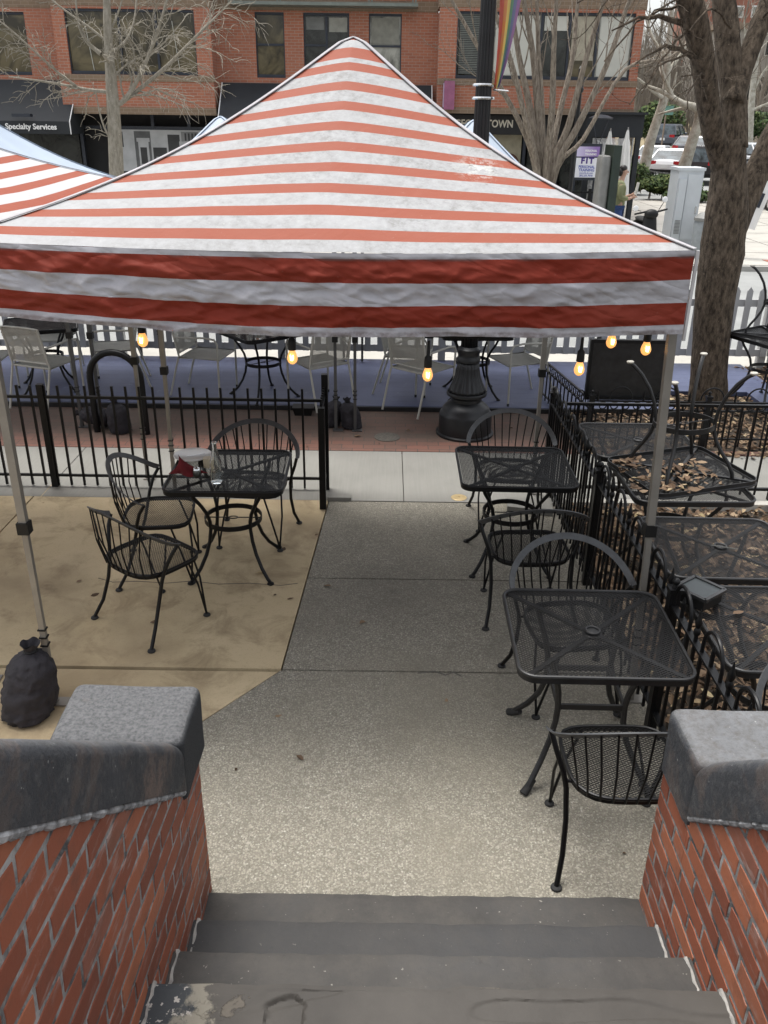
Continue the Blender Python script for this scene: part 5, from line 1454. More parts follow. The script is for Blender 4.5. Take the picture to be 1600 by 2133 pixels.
hi = MB().b2(a.x, b.x, SY - .012, SY - .002, zm + .015, zt).build('upper_panel', up_m, sg)
purple_ink = M('purple_ink', (.06, .03, .2), .5, 0, .02); blue_ink = M('blue_ink', (.10, .13, .4), .5, 0, .02)
def st(s, size, m, z, xs=1.0, bold=.0, par=lo, x=0, space=1.0): text_mesh('lettering', s, size, m, par, (cx + x, SY - .014, z), xs=xs, bold=bold, extrude=.002, space=space)
H = zm - zb
st('FIT', H * .40, purple_ink, zb + H * .82, 1.05, .010, space=1.3)
for ox in (-.10, .0, .12): pass
st('PERSONAL', H * .19, blue_ink, zb + H * .52, .95, .003); st('TRAINING', H * .19, blue_ink, zb + H * .36, .95, .003)
st('www.fit-dc.com', H * .12, blue_ink, zb + H * .22, .95, .001); st('202.255.7018', H * .13, blue_ink, zb + H * .09, 1.0, .002)
st('PERSONAL', (zt - zm) * .28, white_letter, zm + (zt - zm) * .60, .9, .002, hi, wd * .12); st('TRAINING', (zt - zm) * .28, white_letter, zm + (zt - zm) * .27, .9, .002, hi, wd * .12)
# thin black pole and lantern
p = aty(1197, 300, 22.6); z1 = aty(1207, 143, 22.6).z
po = thing('pole', (p.x, 22.6, .11), 'thin black metal pole with a short broken fitting, beside the training sign', 'pole')
MB().tube([(p.x, 22.6, .11), (p.x, 22.6, z1 - .25)], .055, 10).build('shaft', bronze_black, po, smooth=True); MB().tube([(p.x, 22.6, z1 - .5), (p.x, 22.6, z1)], .075, 10).build('sleeve', bronze_black, po, smooth=True)
MB().ball((p.x, 22.56, aty(1205, 187, 22.6).z), .085, 10).build('joint', bronze_black, po, smooth=True); MB().lathe([(.07, 0), (.05, .06)], 10, (p.x, 22.6, z1)).build('cap', pebble_grey, po)
p = aty(1252, 243, 24.2); ln = thing('lantern', (p.x, 24.2, .11), 'flat topped black lantern on a forked stem under the shelter roof', 'lamp')
MB().lathe([(.30, 0), (.32, .03), (.18, .09), (.03, .11)], 20, (p.x, 24.2, p.z - .06)).build('lamp_hood', dark_frame, ln); MB().tube([(p.x - .2, 24.2, p.z - .06), (p.x, 24.2, p.z - .75), (p.x + .2, 24.2, p.z - .06)], .018, 6).build('fork', dark_frame, ln)
MB().tube([(p.x, 24.2, .11), (p.x, 24.2, p.z - .72)], .035, 8).build('stem', dark_frame, ln)
# kiosk slab
p0 = aty(1262, 330, 20.3); p1 = aty(1277, 302, 20.3)
kk = thing('kiosk_slab', (p0.x, 20.3, .11), 'tall dark green kiosk slab with grey rounded side, in front of the standing person', 'kiosk')
MB().box((p1.x + .02, 20.3, (.11 + p1.z) / 2), (.17, .85, p1.z - .11)).build('green_panel', green_dark, kk)
zz = aty(1262, 323, 20.3).z; mb = MB(); rounded_slab(mb, p0.x - .16, p1.x - .068, 19.95, 20.5, .11, zz, .06, 3, 0); mb.build('grey_housing', pebble_grey, kk, smooth='all')
# traffic cabinet
c0 = aty(1400, 352, 20.0); c1 = aty(1470, 356, 20.0)
cb = thing('utility_cabinet', ((c0.x + c1.x) / 2, 20.2, .11), 'tall pale grey traffic control cabinet on the far sidewalk left of the big trunk', 'cabinet')
zt = c0.z - .0
MB().b2(c0.x + .17, c1.x - .02, 20.0, 20.62, .32, zt - .03).build('cabinet_body', grey_paint, cb)
MB().b2(c0.x + .15, c1.x, 19.97, 20.65, zt - .03, zt + .03).build('cabinet_lid', grey_paint, cb)
MB().b2(c0.x + .38, c1.x - .05, 19.975, 19.998, .42, zt - .10).build('door', grey_paint, cb)
MB().b2(c0.x + .19, c0.x + .35, 19.93, 19.998, .36, zt - .20).build('side_box', grey_paint, cb)
mb = MB()
for k in range(10): mb.b2(c0.x + .21, c0.x + .33, 19.922, 19.93, .55 + k * .03, .565 + k * .03)
mb.build('vent', pebble_grey, cb); MB().box((c1.x - .1, 19.968, 1.05), (.025, .02, .16)).build('door_handle', chrome, cb)
MB().b2(c0.x + .13, c1.x + .02, 19.95, 20.68, .11, .32).build('plinth', M('grey_plinth', (.33, .34, .35), .7), cb)
p = aty(1470, 492, 19.4); bn = thing('litter_bin', (p.x, 19.4, .11), 'grey rounded litter bin mostly hidden behind the big tree trunk', 'bin')
MB().lathe([(.26, 0), (.29, .7), (.28, .78)], 24, (p.x, 19.4, .11)).build('bin_body', M('bin_grey', (.24, .26, .27), .6), bn, smooth=True); MB().lathe([(.30, .78), (.30, .84), (.2, .93), (.02, .96)], 24, (p.x, 19.4, .11)).build('bin_lid', pebble_grey, bn, smooth=True)
p = aty(1572, 425, 19.5); ws = thing('white_panel_sign', (p.x, 19.5, .11), 'white slanted panel sign glimpsed between the trunk and its low right limb', 'sign')
rotm = Matrix.Rotation(R(14), 3, 'Y'); MB().box((p.x, 19.5, p.z), (.42, .10, 1.0), rotm).build('panel', white_paint, ws); MB().box(V((p.x, 19.44, p.z + .1)), (.26, .02, .3), rotm).build('dark_window', dark_frame, ws)
MB().box((p.x - .12, 19.5, .4), (.07, .07, .6)).build('post', dark_frame, ws)

# scooter at the far kerb
sp_ = aty(1355, 470, 19.2); SX = sp_.x
so = thing('motor_scooter', (SX, 19.6, .11), 'black motor scooter with two round mirrors parked facing us behind the canopy edge', 'scooter')
def wheel(mb_p, c, r, w, par, rimm=chrome):
    tw = MB().tube([(c[0], c[1] + r * math.cos(t), c[2] + r * math.sin(t)) for t in [2 * math.pi * k / 20 for k in range(20)]], w, 8, closed=True).build('wheel', tyre_m, par, smooth=True)
    MB().tube([(c[0] - .03, c[1], c[2]), (c[0] + .03, c[1], c[2])], r * .6, 16).build('rim', rimm, tw)
wheel(None, (SX, 18.95, .36), .2, .055, so); wheel(None, (SX, 20.2, .36), .2, .055, so)
mb = MB(); mb.grid(lambda u, v: V((SX + (.20 - .06 * v) * math.sin((u - .5) * 2.6), 19.12 + .12 * (1 - math.cos((u - .5) * 2.6)) + .10 * v, .42 + .56 * v)), 14, 8)
mb.grid(lambda u, v: V((SX + (.20 - .06 * v) * math.sin((.5 - u) * 2.6) * .97, 19.16 + .12 * (1 - math.cos((u - .5) * 2.6)) + .10 * v, .42 + .56 * v)), 14, 8)
mb.build('leg_shield', black_plastic, so, smooth='all')
mb = MB(); mb.ball((SX, 20.0, .68), .3, 16, (.55, 1.5, .55)); mb.build('rear_body', black_plastic, so, smooth=True); MB().box((SX, 19.55, .42), (.3, .6, .08)).build('floorboard', black_plastic, so)
mb = MB(); mb.ball((SX, 19.9, .86), .26, 14, (.5, 1.4, .22)); mb.build('seat', rubber, so, smooth=True)
mb = MB(); mb.ball((SX, 19.25, 1.02), .14, 14, (1.1, .8, .75)); mb.build('headset', black_plastic, so, smooth=True)
hb_ = MB().tube([(SX - .33, 19.38, 1.0), (SX - .12, 19.3, 1.06), (SX + .12, 19.3, 1.06), (SX + .36, 19.36, 1.12)], .02, 8).build('handlebar', black_plastic, so)
for sx, mz in ((-.34, 1.13), (.26, 1.32)):
    MB().tube([(SX + sx * .6, 19.33, 1.07), (SX + sx, 19.3, mz - .03)], .008, 6).build('mirror_stem', black_plastic, so)
    MB().ball((SX + sx, 19.28, mz), .06, 14, (1, .25, 1)).build('mirror', M('mirror_pale', (.8, .8, .8), .25), so, smooth=True)

# standing person
px_ = aty(1288, 400, 21.3); PX, PY_, PZ = px_.x + .02, 21.3, .11
def skinned(name, verts, edges, radii, mat, parent, levels=2, root=0):
    me = bpy.data.meshes.new(name); w = wm(parent).inverted()
    me.from_pydata([tuple(w @ V(v)) for v in verts], edges, [])
    o = bpy.data.objects.new(name, me); col.objects.link(o)
    o.modifiers.new('s', 'SKIN'); 
    for i, r in enumerate(radii):
        sv = me.skin_vertices[0].data[i]; sv.radius = (r, r) if not isinstance(r, tuple) else r
        sv.use_root = (i == root)
    ss = o.modifiers.new('u', 'SUBSURF'); ss.levels = levels; ss.render_levels = levels
    dg = bpy.context.evaluated_depsgraph_get(); m2 = bpy.data.meshes.new_from_object(o.evaluated_get(dg))
    bpy.data.objects.remove(o); m2.materials.clear(); m2.materials.append(mat); m2.name = name
    m2.polygons.foreach_set('use_smooth', [True] * len(m2.polygons))
    o = bpy.data.objects.new(name, m2); col.objects.link(o); o.parent = parent
    return o
pr = thing('person', (PX, PY_, PZ), 'person in olive jacket and blue jeans standing on the far sidewalk reading a held paper', 'person')
X = lambda x, y, z: (PX + x, PY_ + y, PZ + z)      # facing +x
bv = [X(0, 0, .90), X(.0, 0, 1.12), X(.0, 0, 1.34), X(.02, 0, 1.46), X(.055, 0, 1.56),      # pelvis..head base
      X(.07, 0, 1.64), X(.06, 0, 1.72),
      X(0, -.10, .82), X(.03, -.10, .47), X(.0, -.10, .08), X(.13, -.10, .03),
      X(-.02, .10, .82), X(.0, .10, .47), X(-.05, .10, .08), X(.08, .10, .03),
      X(-.01, -.19, 1.38), X(-.03, -.23, 1.10), X(.20, -.16, 1.06), X(.30, -.10, 1.10),
      X(-.01, .19, 1.38), X(-.02, .23, 1.10), X(.20, .15, 1.08), X(.31, .07, 1.14)]
be = [(0, 1), (1, 2), (2, 3), (3, 4), (4, 5), (5, 6), (0, 7), (7, 8), (8, 9), (9, 10), (0, 11), (11, 12), (12, 13), (13, 14), (2, 15), (15, 16), (16, 17), (17, 18), (2, 19), (19, 20), (20, 21), (21, 22)]
br = [.13, .125, .13, .06, .055, .088, .07, .085, .06, .045, .035, .085, .06, .045, .035, .06, .045, .035, .025, .06, .045, .035, .025]
skinned('body', bv, be, br, skin_m, pr)
jv = [X(0, 0, .80), X(0, 0, 1.0), X(0, 0, 1.2), X(0, 0, 1.36), X(.02, 0, 1.47)] + [X(-.01, -.195, 1.37), X(-.035, -.24, 1.10), X(.19, -.165, 1.06)] + [X(-.01, .195, 1.37), X(-.025, .24, 1.10), X(.19, .155, 1.08)]
skinned('jacket', jv, [(0, 1), (1, 2), (2, 3), (3, 4), (3, 5), (5, 6), (6, 7), (3, 8), (8, 9), (9, 10)], [(.185, .17), (.175, .165), .165, .155, .075, .085, .07, .055, .085, .07, .055], jacket_m, pr, root=0)
tvv = [X(0, 0, .84), X(0, -.10, .80), X(.03, -.10, .47), X(.0, -.10, .10), X(-.02, .10, .80), X(.0, .10, .47), X(-.05, .10, .10)]
skinned('trousers', tvv, [(0, 1), (1, 2), (2, 3), (0, 4), (4, 5), (5, 6)], [.135, .10, .078, .066, .10, .078, .066], jeans_m, pr)
mb = MB()
mb.ball(X(.035, 0, 1.715), .088, 16, (1.05, .95, .9)); mb.ball(X(-.02, 0, 1.64), .075, 12, (.9, 1.0, 1.3)); mb.build('hair', hair_m, pr, smooth=True)
mb = MB(); mb.ball(X(.158, 0, 1.635), .018, 8, (1, .7, 1.2)); mb.build('nose', skin_m, pr, smooth=True)
for sy in (-1, 1):
    MB().ball(X(.145, sy * .033, 1.66), .011, 8).build('eye', black_plastic, pr); MB().ball(X(.06, sy * .083, 1.64), .022, 8, (.8, .4, 1.3)).build('ear', skin_m, pr, smooth=True)
MB().ball(X(.148, 0, 1.59), .02, 8, (.5, 1.2, .35)).build('mouth', M('lip', (.35, .15, .12), .6), pr)
for sy, hz, hx, hy in ((-1, 1.10, .30, -.10), (1, 1.14, .31, .07)):
    mb = MB(); mb.ball(X(hx + .035, hy, hz), .042, 12, (1.05, .5, .85))
    for k in range(4): mb.tube([X(hx + .06, hy + .012 * (k - 1.5), hz + .01), X(hx + .10 - abs(k - 1.4) * .006, hy + .013 * (k - 1.5), hz + .012), X(hx + .115 - abs(k - 1.4) * .01, hy + .010 * (k - 1.5), hz - .006)], [.010, .0085, .007], 6)
    mb.tube([X(hx + .03, hy, hz + .03), X(hx + .06, hy, hz + .055)], [.011, .008], 6)
    mb.build('hand', skin_m, pr, smooth=True)
for yy, xx in ((-.10, .07), (.10, .02)): MB().ball(X(xx, yy, .04), .1, 12, (1.5, .55, .5)).build('shoe', rubber, pr, smooth=True)
mb = MB(); mb.box(X(.40, -.02, 1.28), (.012, .20, .28), Matrix.Rotation(R(8), 3, 'Y')); mb.box(X(.395, -.02, 1.12), (.012, .2, .02))
tag(mb.build('paper_sheet', M('paper', (.6, .6, .57), .7)), 'pale paper sheet held up by the person in the olive jacket', 'paper')

# ------------------------------------------------------------------ cars
def car(x, y, z, rz, kind, paint, label):
    root = thing('parked_car', (x, y, z), label, 'car', 'cars parked along the side street', rz)
    L, W, Ht = (4.6, 1.8, 1.45) if kind == 'sedan' else (4.6, 1.88, 1.7)
    # stations: x, bottom, belt height, half width ; front = +x local
    if kind == 'sedan': stn = [(-2.3, .45, .72, .70), (-2.24, .32, .88, .80), (-1.7, .24, .97, .88), (-.6, .22, .95, .9), (.6, .22, .93, .9), (1.3, .24, .90, .89), (1.9, .26, .80, .86), (2.22, .32, .68, .76), (2.3, .42, .58, .66)]
    else: stn = [(-2.3, .5, .85, .76), (-2.26, .38, 1.02, .86), (-1.7, .28, 1.08, .92), (-.6, .26, 1.06, .94), (.6, .26, 1.04, .94), (1.3, .28, 1.03, .93), (1.9, .30, .95, .90), (2.22, .36, .82, .8), (2.3, .48, .7, .7)]
    mb = MB(); n = 14; vs = []
    for (sx, zb, zt_, hw) in stn:
        for k in range(n):
            a = 2 * math.pi * k / n; c, s = math.cos(a), math.sin(a); e = 3.6
            rr = 1 / ((abs(c) ** e + abs(s) ** e) ** (1 / e)); vs.append(V((sx, hw * rr * c, (zb + zt_) / 2 + (zt_ - zb) / 2 * rr * s)))
    fs = [(i * n + k, i * n + (k + 1) % n, (i + 1) * n + (k + 1) % n, (i + 1) * n + k) for i in range(len(stn) - 1) for k in range(n)] + [tuple(range(n)), tuple((len(stn) - 1) * n + k for k in reversed(range(n)))]
    mb.add(vs, fs); mb.build('body', paint, root, local=True, smooth=True)
    bz = .90 if kind == 'sedan' else 1.02
    if kind == 'sedan': gb = [(-1.75, .66), (-1.15, .62), (.35, .62), (1.15, .68)]; topx = (-1.0, .25)
    else: gb = [(-2.2, .74)]; topx = (-1.95, .35)
    b0, b1 = (-1.85, 1.2) if kind == 'sedan' else (-2.24, 1.3)
    def house(k0, k1, inset):
        o = []
        for k in (k0, k1):
            xx0 = b0 + (topx[0] - b0) * k; xx1 = b1 + (topx[1] - b1) * k; hw = (.82 if kind == 'sedan' else .86) - .2 * k + inset; zz = bz + (Ht - bz) * k
            o += [V((xx0, -hw, zz)), V((xx1, -hw, zz)), V((xx1, hw, zz)), V((xx0, hw, zz))]
        return o
    fq = [(0, 1, 5, 4), (1, 2, 6, 5), (2, 3, 7, 6), (3, 0, 4, 7), (4, 5, 6, 7), (3, 2, 1, 0)]
    MB().add(house(0, .86, 0), fq).build('windows', car_glass, root, local=True)
    rf = MB().add(house(.84, 1, .012), fq); rf.build('roof', paint, root, local=True, smooth=False)
    mb = MB(); h0 = house(0, .9, .004)
    for i in range(4): MB().bar(h0[i], h0[i + 4], .06, .05).build('pillar', paint, root, local=True)
    for k in (.42,):
        for sy in (0, 2):
            a = h0[0 + (3 if sy else 0)].lerp(h0[1 + (1 if sy else 0)], k + .1); b = h0[4 + (3 if sy else 0)].lerp(h0[5 + (1 if sy else 0)], k + .06); MB().bar(a, b, .07, .03).build('pillar', paint, root, local=True)
    for sx in (-1.38, 1.4):
        for sy in (-1, 1):
            c = V((sx, sy * (W / 2 - .1), .33)); 
            wl_ = MB().tube([c - V((0, sy * .1, 0)), c + V((0, sy * .1, 0))], .33, 22).build('wheel', tyre_m, root, local=True, smooth=True)
            MB().tube([c + V((0, sy * .09, 0)), c + V((0, sy * .108, 0))], .21, 16).build('rim', chrome, wl_, local=True)
    for sy in (-1, 1):
        MB().box((-2.24, sy * .62, .80 if kind == 'sedan' else .95), (.10, .34, .17)).build('taillight', red_lens, root, local=True)
        MB().box((2.2, sy * .58, .66 if kind == 'sedan' else .80), (.14, .3, .12)).build('headlight', chrome, root, local=True)
        MB().ball((.75, sy * .98, 1.0 if kind == 'sedan' else 1.1), .09, 8, (.6, 1, .7)).build('side_mirror', paint, root, local=True, smooth=True)
    MB().box((-2.3, 0, .62 if kind == 'sedan' else .75), (.03, .34, .16)).build('number_plate', white_paint, root, local=True)
    MB().box((-2.28, 0, .40), (.1, 1.4, .14)).build('bumper', black_plastic, root, local=True)
    return root
silver = car_paint('silver_paint', (.52, .53, .54)); wht = car_paint('white_car_paint', (.72, .72, .72)); blk = car_paint('black_car_paint', (.02, .02, .022)); gry = car_paint('dark_blue_grey_paint', (.09, .10, .12)); mar = car_paint('dark_maroon_paint', (.05, .045, .05))
def carp(px, py, Y, rz, kind, paint, label, lift=0.0):
    p = aty(px, py, Y); return car(p.x, Y, max(.05, p.z) if lift is None else .06 + lift, R(rz), kind, paint, label)
carp(1402, 340, 50, 62, 'sedan', wht, 'white sedan in the row nearest the hedge, its tail towards us')
carp(1366, 330, 56, 62, 'sedan', silver, 'silver sedan with red tail lamp, beside the black shelter')
carp(1392, 300, 66, 62, 'suv', gry, 'dark blue grey sport utility car, farthest back of the parked row', .9)
carp(1440, 315, 60, 62, 'sedan', mar, 'dark sedan with pale rear window, right of the grey sport utility car', .5)
carp(1470, 345, 46, 62, 'suv', blk, 'black sport utility car with wide red tail lamps behind the grey cabinet')
carp(1480, 308, 58, 62, 'sedan', wht, 'white car mostly hidden behind the big tree trunk', .5)
carp(1562, 322, 52, 100, 'sedan', silver, 'silver car seen to the right of the big tree trunk, tail lamp lit red', .3)
carp(1612, 400, 32, 100, 'suv', blk, 'black car at the right edge of the photo, only its wheel and front showing')

# ------------------------------------------------------------------ planter hedge, shrubs, bicycle
def hedge(name, c, rad, n, label, cat, size=.09, fence=None):
    root = thing(name, (c[0], c[1], .11), label, cat)
    mb = MB(); rnd_leaf_cloud(mb, c, rad, n, size, rng)
    mb.build('foliage', evergreen_m, root)
    mb = MB()
    for k in range(14):
        b = V((c[0] + rng.uniform(-.8, .8) * rad[0], c[1] + rng.uniform(-.8, .8) * rad[1], .1)); mb.tube([b, b + V((rng.uniform(-.1, .1), rng.uniform(-.1, .1), c[2] + rad[2] * .5 - .1))], .02, 5)
    mb.build('stems', bark_brown, root)
    return root
p = aty(1400, 362, 35)
hedge('planter_hedge', (p.x, 35, .62), (1.2, 1.2, .36), 4200, 'low clipped evergreen hedge in the planter in front of the white sedan', 'hedge')
p2 = aty(1440, 372, 33.5)
hedge('ground_shrub', (p2.x, 33.6, .35), (.9, .6, .25), 900, 'dark ground cover shrub behind the planter railing', 'shrub', .10)
p = aty(1322 + 20, 345, 38)
hedge('round_shrub', (p.x - .3, 38, .7), (.6, .6, .6), 1300, 'dark rounded evergreen shrub just right of the black shelter', 'shrub')
p = aty(1570, 275, 72); hedge('far_hedge', (p.x, 72, 2.6), (3.2, 1.0, 1.0), 1800, 'evergreen hedge on the slope right of the big trunk, below the pale steps', 'hedge', .2)
p = aty(1375, 245, 78); hedge('hillside_shrub', (p.x, 78, 2.8), (2.2, 1.2, 1.5), 1500, 'dark evergreen shrub on the dry hillside above the parked cars', 'shrub', .22)
pf = thing('planter_railing', (9.6, 32.4, .11), 'low black railing around the hedge planter on the pale plaza', 'railing')
a0 = atz(1350, 372, .11); a1 = atz(1440, 390, .11)
for z in (.38, .12): MB().bar(V((a0.x, a0.y, .11 + z)), V((a1.x, a1.y, .11 + z)), .05, .05).build('rail', black_iron, pf)
mb = MB()
for k in range(13):
    q_ = a0.lerp(a1, k / 12); mb.box((q_.x, q_.y, .32), (.04, .04, .42))
mb.build('bars', black_iron, pf)
p = atz(1487, 398, .11); bc = thing('bicycle', (p.x, p.y, .11), 'parked bicycle half hidden behind the left side of the big tree trunk', 'bicycle', rz=R(70))
for sx in (-.52, .52):
    w_ = MB().tube([(sx + .33 * math.cos(t), 0, .34 + .33 * math.sin(t)) for t in [2 * math.pi * k / 28 for k in range(28)]], .02, 6, closed=True).build('wheel', tyre_m, bc, local=True, smooth=True)
    mb = MB()
    for k in range(10): mb.tube([(sx, 0, .34), (sx + .32 * math.cos(k * .628), 0, .34 + .32 * math.sin(k * .628))], .003, 4)
    mb.build('spokes', chrome, w_, local=True)
MB().tube([(-.52, 0, .34), (-.2, 0, .82), (.38, 0, .86), (-.05, 0, .30), (-.2, 0, .82)], .018, 6).tube([(-.52, 0, .34), (-.05, 0, .30)], .014, 6).tube([(.52, 0, .34), (.38, 0, .95)], .018, 6).build('bike_frame', black_iron, bc, local=True)
MB().tube([(.3, -.26, 1.0), (.38, -.05, 1.0), (.38, .05, 1.0), (.3, .26, 1.0)], .014, 6).build('handlebar', chrome, bc, local=True); MB().ball((-.22, 0, .92), .13, 10, (1, .5, .3)).build('saddle', rubber, bc, local=True)

# far buildings on the rise
fb = thing('pale_row_house', (38, 86, 3), 'pale stone row house up the slope, seen through bare branches right of the big trunk', 'house')
a = aty(1500, 60, 90); b = aty(1660, 240, 90)
MB().b2(a.x, b.x, 90, 100, b.z - 2, a.z).build('wall', M('pale_stone_wall', (.34, .31, .27), .85, 0, .12, .4), fb)
mb = None
for k in range(5):
    for r in range(2):
        xx = a.x + 1.0 + k * 1.75; zz = b.z + 1.2 + r * 3.8
        f_ = MB().b2(xx - .05, xx + 1.0, 89.93, 89.99, zz - .05, zz + 2.1).build('window', M('stone_trim', (.45, .42, .37), .8) if k + r == 0 else bpy.data.materials['stone_trim'], fb); MB().b2(xx + .05, xx + .9, 89.90, 89.928, zz + .05, zz + 2.0).build('pane', pane_dark, f_)
MB().b2(a.x - .3, b.x + .3, 89.7, 100.3, a.z, a.z + .5).build('cornice', stone_tan, fb)
st_ = thing('garden_steps', (40, 80, 2), 'pale stone garden steps with thin handrails climbing the far slope', 'steps')
a = aty(1556, 292, 76); b = aty(1620, 252, 82)
for k in range(7): MB().b2(a.x, b.x + 2, 76 + k * .8, 76.8 + k * .8 + 4, a.z - 1.0, a.z + (b.z - a.z) * (k + 1) / 7).build('step', M('pale_step', (.40, .34, .27), .85) if k == 0 else bpy.data.materials['pale_step'], st_)
for sx in (.9, 2.2): MB().tube([(a.x + sx, 76, a.z + 1.0), (a.x + sx, 81, b.z + 1.1)], .04, 6).build('handrail', black_iron, st_)
fb2 = thing('far_brick_house', (42, 110, 5), 'red brick house high on the far slope at the top right corner', 'house')
a = aty(1490, -120, 112); b = aty(1700, 75, 112)
MB().b2(a.x, b.x, 112, 124, b.z - 3, a.z).build('wall', M('far_red_brick', (.30, .13, .09), .85, 0, .12, .5), fb2)
for k in range(3):
    c = aty(1588 + (k - 1) * 60, 22, 111.9); f_ = MB().b2(c.x - 1.2, c.x + 1.2, 111.9, 111.98, c.z - .7, c.z + .5).build('window', white_paint, fb2); MB().b2(c.x - 1.05, c.x + 1.05, 111.86, 111.898, c.z - .55, c.z + .35).build('pane', pane_pale, f_)
gp = aty(1398, 250, 62); gs = thing('green_street_sign', (gp.x, 62, 0), 'small green street sign on a post up the side street above the parked cars', 'sign')
MB().tube([(gp.x - .4, 62, .02), (gp.x - .4, 62, gp.z + 1.2)], .05, 6).build('post', stone_tan, gs); MB().b2(gp.x - .5, gp.x + .05, 61.9, 61.94, gp.z + .3, gp.z + .85).build('sign_plate', M('sign_green', (.12, .25, .2), .5), gs)

# ------------------------------------------------------------------ trees
def wander(p, d, L, n, rng, wob, up=0.0, droop=0.0):
    pts = [V(p)]; d = V(d).normalized()
    for k in range(n):
        d = (d + V((rng.uniform(-1, 1), rng.uniform(-1, 1), rng.uniform(-1, 1))) * wob + V((0, 0, up - droop * k / n))).normalized()
        pts.append(pts[-1] + d * (L / n))
    return pts
def grow(mb, pts, r0, r1, depth, rng, P, minr=.004):
    n = len(pts); rad = [r0 + (r1 - r0) * i / (n - 1) for i in range(n)]
    mb.tube(pts, rad, 7 if r0 > .03 else (5 if r0 > .012 else 3), cap=False)
    if depth <= 0: return
    L = sum((pts[i + 1] - pts[i]).length for i in range(n - 1))
    cnt = max(1, int(P['dens'] * L * (P.get('dk', 1.0) ** (P['depth'] - depth))))
    for c in range(cnt):
        t = P['t0'] + (1 - P['t0']) * (c + rng.random()) / cnt
        k = min(n - 2, int(t * (n - 1))); f = t * (n - 1) - k
        p = pts[k].lerp(pts[k + 1], f); d = (pts[k + 1] - pts[k]).normalized()
        ax = V((rng.uniform(-1, 1), rng.uniform(-1, 1), rng.uniform(-1, 1))); s_ = d.cross(ax)
        if s_.length < 1e-3: continue
        s_.normalize()
        nd = (d * math.cos(P['ang']) + s_ * math.sin(P['ang'])).normalized()
        rr = (r0 + (r1 - r0) * t) * P['rk']
        ll = L * P['lk'] * rng.uniform(.6, 1.2) * (1 - .45 * t)
        ll = min(ll, P.get('lmax', 9))
        if rr < minr: rr = minr
        grow(mb, wander(p, nd, ll, P.get('seg', 5), rng, P['wob'], P['up'], P.get('droop', 0)), rr, max(minr * .5, rr * .35), depth - 1, rng, P, minr)
def pxline(pts, Y, dy=0):
    return [aty(x, y, Y + dy * i / max(1, len(pts) - 1)) for i, (x, y) in enumerate(pts)]
def smooth_pts(pts, k=3):
    out = []
    for i in range(len(pts) - 1):
        p0 = pts[max(0, i - 1)]; p1 = pts[i]; p2 = pts[i + 1]; p3 = pts[min(len(pts) - 1, i + 2)]
        for j in range(k):
            t = j / k; out.append(.5 * ((2 * p1) + (p2 - p0) * t + (2 * p0 - 5 * p1 + 4 * p2 - p3) * t * t + (3 * p1 - p0 - 3 * p2 + p3) * t ** 3))
    return out + [pts[-1]]
def interp(vals, k=3):
    out = []
    for a, b in zip(vals, vals[1:]): out += [a + (b - a) * j / k for j in range(k)]
    return out + [vals[-1]]
# big dark tree by the deck
rg = random.Random(21)
TY = 9.1
bt_ = thing('big_tree', (3.6, TY, 0), 'large dark barked bare tree with several thick limbs rising right of the canopy', 'tree')
mb = MB()
def limb(pts, w, dy=0, n=14):
    P_ = smooth_pts(pxline(pts, TY, dy), 4); Wd = interp(w, 4)
    rr = [max(.02, q / 2 * 8.0 / FPX) for q in Wd]
    o = len(mb.v); mb.tube(P_, rr, n, cap=True)
    for i in range(o, len(mb.v)):
        v = mb.v[i]; c = P_[(i - o) // n]; r = (v - c); k = 1 + .10 * noise.noise(v * 2.2) + .05 * noise.noise(v * 6)
        mb.v[i] = c + r * k
    return P_
main = limb([(1470, 905), (1474, 840), (1478, 760), (1488, 640), (1503, 530), (1514, 440), (1518, 360), (1520, 290)], [124, 100, 88, 86, 96, 92, 76, 66], n=20)
La = limb([(1508, 345), (1490, 290), (1476, 220), (1466, 140), (1446, 40), (1420, -60), (1390, -160)], [58, 46, 46, 50, 52, 44, 30], -.6)
Ma = limb([(1526, 310), (1529, 220), (1520, 140), (1511, 30), (1502, -60), (1490, -180)], [66, 50, 48, 52, 42, 26], .3)
Ra = limb([(1526, 215), (1550, 140), (1580, 60), (1615, -30), (1660, -130)], [44, 40, 42, 36, 24], .5)
Rb = limb([(1500, 520), (1536, 445), (1572, 370), (1608, 290), (1660, 190), (1700, 60)], [84, 66, 56, 52, 44, 30], .4)
mb.build('trunk', bark_dark, bt_, smooth='all')
mb = MB(); P = dict(dens=1.5, depth=3, t0=.25, ang=.9, rk=.45, lk=.6, wob=.22, up=.05, seg=6, lmax=2.6, dk=1.9)
for start, end, r in (((1466, 140), (1330, 130), .03), ((1455, 80), (1280, 60), .035), ((1470, 160), (1420, 250), .012), ((1440, 20), (1300, -40), .03), ((1520, 60), (1440, 60), .015), ((1600, 10), (1560, 60), .01), ((1590, 40), (1640, 60), .015), ((1420, -60), (1200, 10), .03), ((1452, 60), (1340, 190), .014), ((1470, 170), (1385, 105), .010), ((1440, 10), (1255, 130), .016), ((1464, 120), (1310, 215), .014), ((1445, 40), (1350, 40), .014), ((1475, 210), (1400, 180), .008)):
    a = aty(*start, TY - .3); b = aty(*end, TY - .5 - rg.random()); n_ = 8; pts = [a.lerp(b, k / n_) + V((rg.uniform(-.02, .02), rg.uniform(-.03, .03), rg.uniform(-.02, .02) + .14 * math.sin(math.pi * k / n_))) for k in range(n_ + 1)]
    grow(mb, pts, r, .006, 2, rg, P, .0028)
for base in (La, Ma, Ra, Rb):
    tip = base[-1]; d = (base[-1] - base[-3]).normalized()
    for k in range(4): grow(mb, wander(tip, d + V((rg.uniform(-.7, .7), rg.uniform(-.7, .7), rg.uniform(0, .5))), 2.6, 7, rg, .2, .05), .07, .01, 3, rg, P, .004)
mb.build('crown', bark_dark, bt_, smooth=True)

